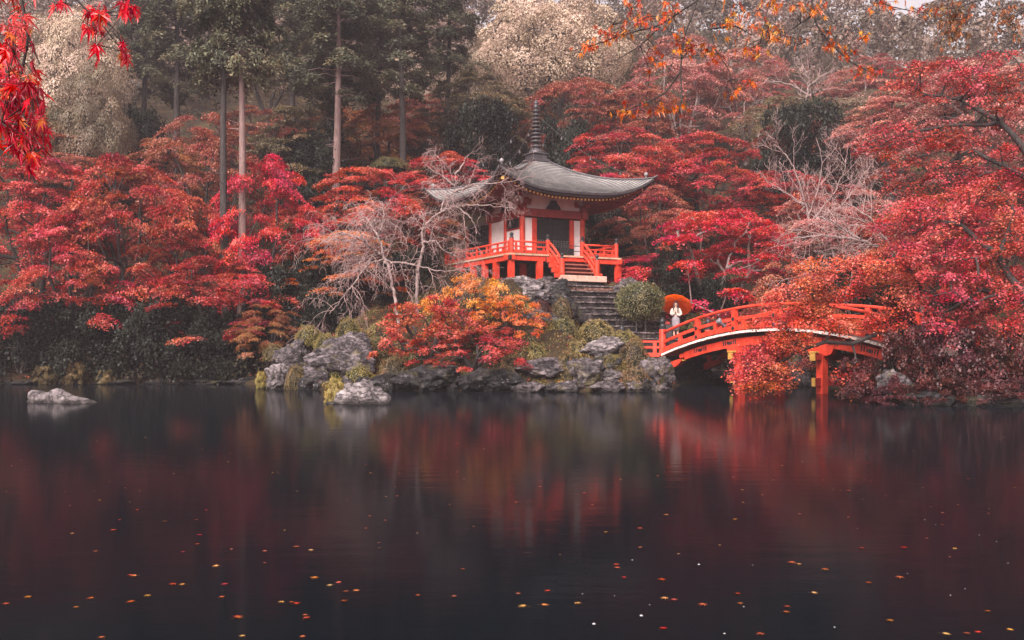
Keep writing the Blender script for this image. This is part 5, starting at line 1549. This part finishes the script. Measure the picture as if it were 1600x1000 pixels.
# ------------------------------------------------------------------ rocks
def rock_mesh(seed, cuts=16, rough=.30, sub=5):
    rr = random.Random(seed)
    bm = bmesh.new(); bmesh.ops.create_icosphere(bm, subdivisions=sub, radius=1)
    pl = [(Vector((rr.gauss(0, 1), rr.gauss(0, 1), rr.gauss(0, .8))).normalized(), rr.uniform(.50, .88)) for _ in range(cuts)]
    o_ = Vector((seed * 7.3, seed * 1.7, 0))
    for v_ in bm.verts:
        c = v_.co.copy()
        for n_, d_ in pl:
            k = c.dot(n_)
            if k > d_: c -= n_ * (k - d_) * .85
        c *= 1 + rough * noise.fractal(c * 1.6 + o_, .9, 2.1, 5) + .06 * noise.noise(c * 7 + o_) - .17 * abs(noise.noise(c * 2.9 + o_)) - .07 * abs(noise.noise(c * 6.3 + o_))
        v_.co = c
    me = bpy.data.meshes.new('rock'); bm.to_mesh(me); bm.free()
    me.materials.append(M['rock'])
    me.polygons.foreach_set('use_smooth', [True] * len(me.polygons))
    zs = [v_.co.z for v_ in me.vertices]; xs_ = [abs(v_.co.x) for v_ in me.vertices]
    return me, min(zs), float(np.percentile(zs, 97)), float(np.percentile(xs_, 86))
ROCKS = [rock_mesh(s) for s in (1, 2, 3, 4, 5, 6)]
rk = [
 (116, 619, 630, 156, 31.7, 'rock_pale', 0, 'flat pale rock lying alone in the water on the left'),
 (566, 603, 634, 80, 31.0, 'rock_pale', 1, 'sloping pale rock in the water beside the yellow fern'),
 (533, 636, 620, 30, 30.9, 'rock', 2, 'little rock at the foot of the yellow fern'),
 (532, 524, 606, 92, 41.6, 'rock', 3, 'biggest grey boulder on the left end of the island'),
 (437, 570, 612, 34, 41.0, 'rock_pale', 4, 'stump shaped pale rock standing at the water'),
 (455, 533, 572, 50, 42.6, 'rock', 5, 'pinkish lichened rock above the stump shaped one'),
 (498, 564, 610, 36, 40.9, 'rock', 0, 'leaning grey rock between the small bush and the biggest boulder'),
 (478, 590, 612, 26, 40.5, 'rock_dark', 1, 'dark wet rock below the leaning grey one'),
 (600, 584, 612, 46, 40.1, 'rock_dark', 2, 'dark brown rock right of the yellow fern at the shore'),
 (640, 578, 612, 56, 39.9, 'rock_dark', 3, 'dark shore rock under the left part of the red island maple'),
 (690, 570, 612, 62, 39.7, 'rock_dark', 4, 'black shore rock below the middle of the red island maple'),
 (742, 578, 613, 60, 39.5, 'rock_dark', 5, 'black shore rock right of the green shore plant'),
 (790, 580, 613, 58, 39.4, 'rock_dark', 0, 'dark hollow rock left of the shoreline cobbles'),
 (830, 598, 614, 42, 38.8, 'rock', 1, 'low mossy cobble at the water left of the rusty mound'),
 (850, 560, 592, 66, 40.3, 'rock', 2, 'grey ledge rock overhanging a dark hollow'),
 (880, 596, 615, 42, 38.8, 'rock', 3, 'round grey cobble at the water below the rusty mound'),
 (921, 562, 614, 50, 39.5, 'rock', 4, 'steep grey rock face right of the rusty mound'),
 (943, 528, 566, 64, 42.0, 'rock_pale', 5, 'smooth pale boulder in the middle of the mossy slope'),
 (950, 556, 576, 40, 41.3, 'rock_dark', 1, 'dark base rock right under the smooth pale boulder'),
 (957, 579, 598, 32, 39.7, 'rock_pale', 0, 'small pale rock above the water left of the last mound'),
 (950, 594, 615, 44, 38.9, 'rock', 2, 'flat grey rock at the water below the small pale one'),
 (1010, 560, 596, 32, 40.1, 'rock', 3, 'jagged grey rock behind the last rusty mound'),
 (1034, 560, 612, 38, 40.2, 'rock', 4, 'tall grey rock at the island tip under the bridge end'),
 (1032, 600, 614, 26, 38.9, 'rock', 5, 'small reddish rock in the water at the island tip'),
 (845, 488, 518, 54, 44.2, 'rock', 0, 'purple grey boulder right of the golden maple'),
 (815, 434, 470, 62, 47.5, 'rock_pale', 1, 'large pale boulder under the corner of the veranda'),
 (850, 434, 464, 42, 47.6, 'rock', 2, 'grey boulder left of the stone stairs under the veranda'),
 (812, 455, 486, 56, 46.8, 'rock_pale', 3, 'bright pale boulder below the corner boulder'),
 (845, 452, 482, 48, 46.9, 'rock', 4, 'rounded boulder wedged left of the dark stair wall'),
 (872, 438, 490, 36, 46.9, 'rock_dark', 5, 'dark upright stone walling the left side of the stairs'),
 (884, 464, 500, 32, 45.9, 'rock_dark', 0, 'dark stone low on the left side of the stairs'),
 (786, 438, 480, 44, 48.0, 'rock', 2, 'half hidden boulder at the left veranda stilts'),
 (984, 436, 452, 34, 49.4, 'rock', 1, 'pinkish stone right of the top stone step'),
 (1240, 558, 612, 48, 44.5, 'rock', 3, 'round mossy boulder seen under the bridge'),
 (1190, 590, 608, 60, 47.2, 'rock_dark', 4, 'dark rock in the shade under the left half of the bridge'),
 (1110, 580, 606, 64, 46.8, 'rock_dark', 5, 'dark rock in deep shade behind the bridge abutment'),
 (1396, 582, 628, 46, 30.9, 'rock', 0, 'brownish boulder rising from the water on the right bank'),
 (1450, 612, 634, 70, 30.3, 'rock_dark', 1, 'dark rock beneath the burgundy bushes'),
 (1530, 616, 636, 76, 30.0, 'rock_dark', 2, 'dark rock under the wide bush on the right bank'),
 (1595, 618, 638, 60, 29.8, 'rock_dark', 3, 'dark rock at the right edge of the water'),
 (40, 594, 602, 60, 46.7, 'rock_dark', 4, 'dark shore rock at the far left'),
 (185, 592, 602, 56, 46.7, 'rock_dark', 5, 'dark shore rock right of the yellowing plants'),
 (258, 594, 602, 50, 46.7, 'rock_dark', 0, 'dark shore rock below the orange tinged maple'),
 (322, 592, 602, 56, 46.7, 'rock_dark', 1, 'dark shore rock below the low layered maple'),
 (385, 590, 602, 50, 46.4, 'rock_dark', 2, 'dark shore rock left of the small yellow plant'),
]
for k, (px, top, base, w_, Y, m_, v_, lab) in enumerate(rk):
    me, z0_, z1_, rx_ = ROCKS[v_]
    x = (px - 800) / F * Y
    zt = EYE + (HOR - min(top, base)) / F * Y
    zb = min(EYE + (HOR - max(top, base)) / F * Y, G(x, Y)) - .12
    zs = (zt - zb) / (z1_ - z0_); sx = w_ / F * Y / 2 / rx_
    o = link('boulder' if w_ > 45 else 'rock', me, mat=M[m_], loc=(x, Y, zb - z0_ * zs), rot=(0, 0, (k * .7) % .8 - .4), sc=(sx, min(sx * .85, 1.4), zs))
    tag(o, lab, 'rock', 'rocks around the pond')

# ------------------------------------------------------------------ ground cover on the island
rg = np.random.default_rng(31)
n = 60000
X = rg.uniform((-11.5, 38.7), (8, 49), (n, 2)); dd = inside_dist(X); gz_ = Garr(X)
keep = (dd > .25) & (gz_ < 4.6); X, gz_ = X[keep], gz_[keep]
clump = np.sin(X[:, 0] * 1.9 + 1) * np.sin(X[:, 1] * 1.7) + .6 * np.sin(X[:, 0] * 4.1) * np.sin(X[:, 1] * 3.7 + 2)
keep = rg.uniform(-1, 1, len(X)) < clump + .3; X, gz_, clump = X[keep], gz_[keep], clump[keep]
C = np.stack([X[:, 0], X[:, 1], gz_ + .03], 1)
sz = rg.uniform(.05, .12, len(C))
v, q = leaf_quads(rg, C, rg.normal(0, 1, C.shape) * np.array([1, 1, .4]), np.array([0, 0, 1.]) + rg.normal(0, .55, C.shape), sz * 1.3, sz * .35)
tag(link('moss_and_grass', np_mesh('moss_and_grass', v, q, attr=np.clip(.5 + .25 * clump + rg.normal(0, .2, len(C)), 0, 1), mats=[M['moss']])), 'mossy grass tufts over the island slope', kind='stuff')
n = 9000
X = np.concatenate([rg.uniform((-11.5, 38.7), (8, 52), (n // 2, 2)), rg.uniform((-26, 46.5), (-8, 54), (n // 4, 2)), rg.uniform((10, 29), (20, 40), (n // 4, 2))]); dd = inside_dist(X); gz_ = Garr(X)
keep = dd > .15; X, gz_ = X[keep], gz_[keep]
C = np.stack([X[:, 0], X[:, 1], gz_ + .05 + rg.uniform(0, .05, len(X))], 1)
sz = rg.uniform(.06, .11, len(C))
v, q = leaf_quads(rg, C, np.array([0, 0, 1.]) + rg.normal(0, .35, C.shape), rg.normal(0, 1, C.shape), sz, sz * .8)
tag(link('fallen_leaves', np_mesh('fallen_leaves', v, q, attr=rg.uniform(0, 1, len(C)), mats=[M['redorange']])), 'fallen red and orange leaves strewn over the banks', kind='stuff')

# shaggy undergrowth on the slope behind
rg = np.random.default_rng(41)
nc = 650
Xc = np.concatenate([rg.uniform((-48, 52), (52, 100), (nc, 2)), rg.uniform((-32, 46.55), (-11, 53), (420, 2)), rg.uniform((9, 47), (24, 56), (120, 2))])
dc = inside_dist(Xc); lx_ = (Xc[:, 0] - PAV[0]); ly_ = (Xc[:, 1] - PAV[1])
keep = (dc > .25) & (np.hypot(lx_, ly_) > 7.5); Xc = Xc[keep]; zc = Garr(Xc)
nl = 85
rad = rg.uniform(.5, 1.5, len(Xc))
dv = unit(rg.normal(0, 1, (len(Xc), nl, 3)) + np.array([0, 0, .6]))
X = (np.stack([Xc[:, 0], Xc[:, 1], zc + .1], 1)[:, None, :] + dv * rad[:, None, None] * rg.uniform(.6, 1.05, (len(Xc), nl, 1)) * np.array([1, 1, .85])).reshape(-1, 3)
sz = rg.uniform(.10, .26, len(X))
v, q = leaf_quads(rg, X, dv.reshape(-1, 3) + rg.normal(0, .6, X.shape), rg.normal(0, 1, X.shape), sz, sz * .6)
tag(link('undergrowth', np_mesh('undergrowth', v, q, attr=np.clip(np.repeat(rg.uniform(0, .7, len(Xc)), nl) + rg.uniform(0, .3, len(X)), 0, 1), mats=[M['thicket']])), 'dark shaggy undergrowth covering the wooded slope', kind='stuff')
# cobbles along the island's waterline and slope
rg = random.Random(19)
line = [(-10.4, 41.6), (-9.6, 40.9), (-8.2, 40.2), (-5, 39.7), (-2, 39.2), (2, 38.7), (5.2, 38.7), (6.3, 39.3), (6.5, 41)]
for k in range(44):
    t_ = rg.uniform(0, len(line) - 1.001); i = int(t_); f = t_ - i
    x = line[i][0] * (1 - f) + line[i + 1][0] * f; y = line[i][1] * (1 - f) + line[i + 1][1] * f + rg.uniform(-.1, .7)
    s = rg.uniform(.14, .42) * (1 if k % 4 else 1.4); me, z0_, z1_, rx_ = ROCKS[rg.randrange(6)]
    zz = s * rg.uniform(.5, 1.1)
    o = link('cobble', me, mat=M[rg.choice(('rock_dark', 'rock_dark', 'rock'))], loc=(x, y, max(G(x, y), -.1) + zz * .25), rot=(rg.uniform(-.3, .3), rg.uniform(-.3, .3), rg.uniform(0, 6.3)), sc=(s, s * rg.uniform(.6, .9), zz))
    tag(o, 'small wet cobble wedged between the larger rocks along the island waterline', 'rock', 'cobbles along the island waterline')

# ------------------------------------------------------------------ maple leaves close to the camera
def maple_leaf(seed, curl=.12, lobes=7):
    """flat star-shaped leaf, 1 unit across, stalk end at the origin, drooping along -z"""
    rr = random.Random(seed)
    ang = [-2.15, -1.35, -.68, 0, .68, 1.35, 2.15] if lobes == 7 else [-1.6, -.8, 0, .8, 1.6]
    ln = [.34, .62, .86, 1.0, .86, .62, .34] if lobes == 7 else [.55, .85, 1.0, .85, .55]
    P = [(0, 0, 0)]; fs = []
    for i, (a, l) in enumerate(zip(ang, ln)):
        l = l * .6 * rr.uniform(.88, 1.1); a += rr.uniform(-.06, .06)
        w0 = .17
        for da, q in ((-.23, .40), (0, 1.0), (.23, .40)):
            r_ = l * q; x, y = math.sin(a + da) * r_, math.cos(a + da) * r_
            P.append((x, -y, curl * (-(r_ / .6) ** 2) * rr.uniform(.6, 1.4) + (.03 if da else 0)))
        b_ = 1 + i * 3
        fs += [(0, b_, b_ + 1), (0, b_ + 1, b_ + 2)]
        if i: fs.append((0, b_ - 1, b_))
    P += [(-.012, .42, -.02), (.012, .42, -.02)]; fs.append((0, len(P) - 2, len(P) - 1))
    me = bpy.data.meshes.new('leaf'); me.from_pydata(P, [], fs)
    return me
LEAF = []
for s in range(12):
    me = maple_leaf(s, .10 + .12 * (s % 4))
    a = me.attributes.new('lc', 'FLOAT', 'FACE'); a.data.foreach_set('value', np.full(len(me.polygons), (s * .37) % 1.0, np.float32))
    me.materials.append(M['near_red']); LEAF.append(me)
def near_branch(seed, stems, clusters, label, leafm, size, rt, bark='bark', hang=.8):
    """stems: polylines (px,py,Y); clusters: (px,py,rx,ry,Y,n)"""
    rr = np.random.default_rng(seed)
    o0 = W(*stems[0][0])
    root = empty('maple_branch', o0); tag(root, label, 'branch', 'maple boughs hanging into view')
    A, Bp, r0, r1, nodes = [], [], [], [], []
    for li, st in enumerate(stems):
        P = np.array([W(*p) - o0 for p in st]); n = 5 * (len(P) - 1); t_ = np.linspace(0, len(P) - 1, n + 1)
        Q = np.stack([np.interp(t_, np.arange(len(P)), P[:, k]) for k in range(3)], 1); Q[1:-1] = (Q[:-2] + 2 * Q[1:-1] + Q[2:]) / 4
        ra = rt * (1 if li == 0 else .75) * np.linspace(1, .35, n + 1)
        for k in range(n): A.append(Q[k]); Bp.append(Q[k + 1]); r0.append(ra[k]); r1.append(ra[k + 1]); nodes.append(Q[k + 1])
    nodes = np.array(nodes)
    for cx, cy, rx, ry, Y, n in clusters:
        for i in range(n):
            a, b_ = rr.normal(0, .5, 2)
            p = W(cx + a * rx, cy + b_ * ry, Y + rr.normal(0, .22)) - o0
            j = int(np.argmin(((nodes - p) ** 2).sum(1)))
            A.append(nodes[j]); Bp.append(p); r0.append(rt * .22); r1.append(rt * .12)
            if rr.random() < .25: nodes = np.vstack([nodes, p])
            o = link('leaf', LEAF[rr.integers(0, 12)], root, p, mat=leafm)
            s = size * rr.uniform(.7, 1.25)
            # tips droop, faces turn every way
            d = Vector((rr.normal(0, .7), rr.normal(0, .5), -hang - rr.random() * .4)).normalized()
            q_ = (-d).to_track_quat('Y', 'Z') @ Matrix.Rotation(rr.uniform(-1.5, 1.5), 3, 'Y').to_quaternion()
            o.rotation_euler = q_.to_euler(); o.scale = (s, s, s)
    link('stem', segs_mesh('near_stem', A, Bp, r0, r1, M[bark], thick=.004), root)
    return root
near_branch(301, [[(-900, -900, 3.6), (-400, -420, 4.0), (-60, -60, 4.2), (30, -20, 4.2), (45, 60, 4.2), (30, 130, 4.2), (40, 200, 4.2), (55, 235, 4.2)], [(-400, -420, 4.0), (-60, -20, 4.2), (10, 90, 4.1), (20, 160, 4.1)], [(45, 60, 4.2), (62, 100, 4.2)]],
            [(12, 85, 16, 40, 4.2, 36), (34, 34, 30, 40, 4.3, 26), (14, 140, 24, 50, 4.1, 50), (45, 140, 22, 40, 4.2, 40), (22, 195, 24, 40, 4.2, 44), (58, 165, 16, 40, 4.2, 28), (48, 215, 20, 34, 4.2, 36), (68, 195, 12, 28, 4.2, 14), (52, 245, 14, 14, 4.2, 8)],
            'wet scarlet maple branch hanging down the left edge', M['near_red'], .092, .010)
near_branch(302, [[(-500, -950, 3.5), (-100, -420, 3.8), (90, -60, 4.0), (115, -5, 4.0), (140, 20, 4.0), (165, 32, 4.0), (185, 52, 4.0), (192, 80, 4.0)], [(140, 20, 4.0), (150, 50, 4.0), (148, 70, 4.0)], [(-100, -420, 3.8), (170, -40, 4.0), (195, 5, 4.0), (205, 20, 4.0)]],
            [(90, 8, 14, 6, 4.0, 4), (155, 20, 16, 20, 4.0, 14), (145, 42, 14, 18, 4.0, 12), (150, 75, 6, 16, 4.0, 4), (192, 65, 8, 16, 4.0, 7), (196, 90, 6, 8, 4.0, 4), (200, 14, 18, 14, 4.0, 14), (212, 22, 8, 8, 4.0, 3)],
            'scarlet maple sprig dangling at the top beside the left branch', M['near_red'], .085, .007)
near_branch(303, [[(1700, -800, 6.4), (1300, -400, 6.8), (1110, -90, 7.0), (1090, 0, 7.0), (1068, 60, 7.0), (1063, 112, 7.0), (1066, 150, 7.0), (1058, 188, 7.0)], [(1063, 112, 7.0), (1040, 145, 7.0), (1010, 160, 7.0), (960, 180, 7.0)],
                  [(1300, -400, 6.8), (1130, -60, 7.1), (1118, 0, 7.1), (1108, 45, 7.1), (1118, 78, 7.1), (1140, 110, 7.1), (1146, 145, 7.1)], [(1090, 0, 7.0), (1030, 40, 7.0), (980, 52, 7.0), (930, 70, 7.0), (892, 80, 7.0)], [(1030, 42, 7.0), (1000, 72, 7.0), (960, 96, 7.0)], [(1108, 45, 7.1), (1150, 40, 7.1), (1175, 55, 7.1)]],
            [(960, 52, 30, 14, 7, 26), (920, 72, 30, 10, 7, 18), (1000, 30, 34, 20, 7, 34), (1040, 20, 24, 24, 7, 26), (990, 10, 20, 10, 7, 10), (1060, 65, 14, 20, 7, 14), (1025, 95, 20, 24, 7, 14), (1080, 70, 24, 20, 7.1, 18), (1110, 80, 20, 16, 7.1, 16), (1140, 40, 24, 24, 7.1, 24), (1160, 20, 30, 20, 7.1, 24), (1050, 170, 26, 14, 7, 16), (1000, 168, 40, 8, 7, 18), (970, 176, 20, 6, 7, 8), (1165, 130, 14, 20, 7.1, 8), (1145, 150, 12, 12, 7.1, 6)],
            'orange maple bough hanging with black twigs right of the round evergreen', M['near_orange'], .074, .011)
near_branch(304, [[(1800, -760, 6.6), (1420, -380, 7.0), (1268, -90, 7.2), (1268, 0, 7.2), (1275, 38, 7.2), (1296, 66, 7.2), (1330, 98, 7.2), (1368, 116, 7.2)], [(1275, 20, 7.2), (1245, 40, 7.2), (1215, 62, 7.2)], [(1420, -380, 7.0), (1240, -60, 7.3), (1200, 10, 7.3), (1190, 60, 7.3)], [(1420, -380, 7.0), (1340, -50, 7.2), (1380, 8, 7.2), (1440, 20, 7.2)]],
            [(1195, 45, 26, 16, 7.3, 24), (1180, 80, 24, 14, 7.3, 22), (1215, 50, 24, 12, 7.2, 14), (1240, 62, 26, 12, 7.2, 12), (1270, 12, 30, 14, 7.2, 26), (1215, 8, 24, 12, 7.3, 14), (1300, 72, 20, 14, 7.2, 12), (1325, 80, 18, 14, 7.2, 10), (1355, 112, 26, 12, 7.2, 20), (1385, 8, 30, 10, 7.2, 16), (1430, 14, 26, 8, 7.2, 10), (1350, 55, 14, 10, 7.2, 6), (1290, 40, 16, 14, 7.2, 6)],
            'orange maple bough with one long black twig at the top centre right', M['near_orange'], .074, .011)
near_branch(305, [[(2300, -500, 9.0), (1900, -300, 9.4), (1650, -90, 9.5), (1560, -10, 9.5), (1500, 10, 9.5), (1480, 50, 9.5)], [(1900, -300, 9.4), (1650, -40, 9.5), (1600, 10, 9.5), (1575, 40, 9.5)]],
            [(1490, 22, 32, 24, 9.5, 90), (1495, 55, 28, 20, 9.5, 56), (1465, 12, 14, 12, 9.5, 16), (1575, 25, 22, 22, 9.5, 50), (1555, 50, 12, 12, 9.5, 10), (1590, 50, 10, 14, 9.5, 16)],
            'dense olive and orange maple bough in the top right corner', M['near_olive'], .078, .012)

# ------------------------------------------------------------------ leaves and bubbles floating on the pond
def on_water(px, py):
    Y = EYE * F / (py - HOR); return (px - 800) / F * Y, Y
big = [(203, 899), (212, 900), (287, 914), (271, 913), (345, 934), (353, 913), (232, 931), (207, 941), (145, 935), (118, 950), (45, 933), (7, 944), (160, 997), (370, 966), (380, 995), (368, 964), (477, 967), (473, 995), (440, 941), (455, 942), (461, 944), (478, 962), (487, 860), (412, 862), (465, 855), (530, 911), (517, 915), (542, 925), (535, 940), (555, 924), (489, 903), (655, 931), (711, 932), (725, 890), (340, 885), (312, 836), (175, 829), (257, 815),
       (820, 948), (808, 928), (858, 924), (848, 946), (901, 943), (962, 883), (966, 888), (977, 903), (1040, 935), (1051, 938), (1035, 907), (1100, 945), (1157, 944), (1151, 928), (1232, 949), (1226, 957), (1270, 927), (1035, 983), (1190, 991), (1392, 971), (1475, 991), (1512, 991), (1531, 989), (1545, 956), (1577, 985), (1355, 911), (1405, 902), (1415, 856), (1494, 858), (1347, 857), (1235, 879), (1290, 890), (1150, 812), (1002, 826), (1328, 767), (1042, 805), (948, 832), (914, 771), (843, 761)]
rg = random.Random(8)
small = [(rg.uniform(0, 1600), rg.triangular(650, 900, 720)) for _ in range(130)]
LF = [maple_leaf(50 + s, .02) for s in range(4)]
for s, me in enumerate(LF):
    a = me.attributes.new('lc', 'FLOAT', 'FACE'); a.data.foreach_set('value', np.full(len(me.polygons), (.5, .8, 1.0, .35)[s], np.float32)); me.materials.append(M['near_orange'])
for k, (px, py) in enumerate(big + small):
    x, y = on_water(px, py)
    isbig = k < len(big)
    o = link('floating_leaf', LF[k % 4], loc=(x, y, .006), rot=(rg.uniform(-.06, .06), rg.uniform(-.06, .06), rg.uniform(0, 6.28)), mat=M['near_red'] if k % 5 == 0 else M['afloat'])
    s = rg.uniform(.055, .10) if isbig else rg.uniform(.03, .06); o.scale = (s, s, s)
    side = 'left' if px < 540 else 'right' if px > 1070 else 'middle'
    if isbig:
        lab = ('scarlet' if k % 5 == 0 else 'orange') + ' maple leaf floating near the camera in the %s of the pond' % side
    else:
        lab = 'tiny ' + ('scarlet' if k % 5 == 0 else 'orange') + ' leaf speck adrift far out in the %s of the pond' % side
    tag(o, lab, 'leaf', 'leaves floating on the pond')
bub_m, t, out = new_mat('bubble_film')
p = t.nodes.new('ShaderNodeBsdfPrincipled'); p.inputs['Base Color'].default_value = (.72, .68, .68, 1); p.inputs['Roughness'].default_value = .12; p.inputs['Alpha'].default_value = .5
t.links.new(p.outputs[0], out.inputs['Surface'])
bub = MB().lathe((0, 0, 0), [(1, 0), (.95, .3), (.75, .65), (.4, .9), (.05, 1)], 10).mesh('bubble', [bub_m])
for k, (px, py, s) in enumerate([(1092, 882, .030), (1002, 962, .034), (928, 975, .034), (988, 875, .02), (1445, 812, .016), (1557, 846, .016), (1462, 820, .014), (1530, 836, .014), (1340, 826, .014), (1132, 990, .022), (1162, 948, .018), (910, 928, .016), (1418, 896, .014), (1176, 883, .014), (1485, 930, .016), (1304, 980, .018), (1508, 920, .014), (1015, 945, .016), (960, 931, .014), (1575, 880, .014)]):
    x, y = on_water(px, py)
    o = link('water_bubble', bub, loc=(x, y, 0), sc=(s * .35, s * .35, s * .2))
    tag(o, 'larger round bubble on the dark water near the bottom edge' if s > .025 else 'tiny pale rain bubble on the dark water right of centre', 'bubble', 'rain bubbles on the pond')

# ------------------------------------------------------------------ haze
hz = MB().box((0, 101, 38.5), (344, 284, 83)).mesh('haze', [])
hm_, t, out = new_mat('haze_air')
vol = t.nodes.new('ShaderNodeVolumePrincipled')
vol.inputs['Color'].default_value = (.95, .84, .89, 1)
vol.inputs['Density'].default_value = .0008
vol.inputs['Anisotropy'].default_value = .2
t.links.new(vol.outputs[0], out.inputs['Volume'])
hz.materials.clear(); hz.materials.append(hm_)
tag(link('haze', hz), 'thin pale mist over the pond and wooded slope', kind='stuff')
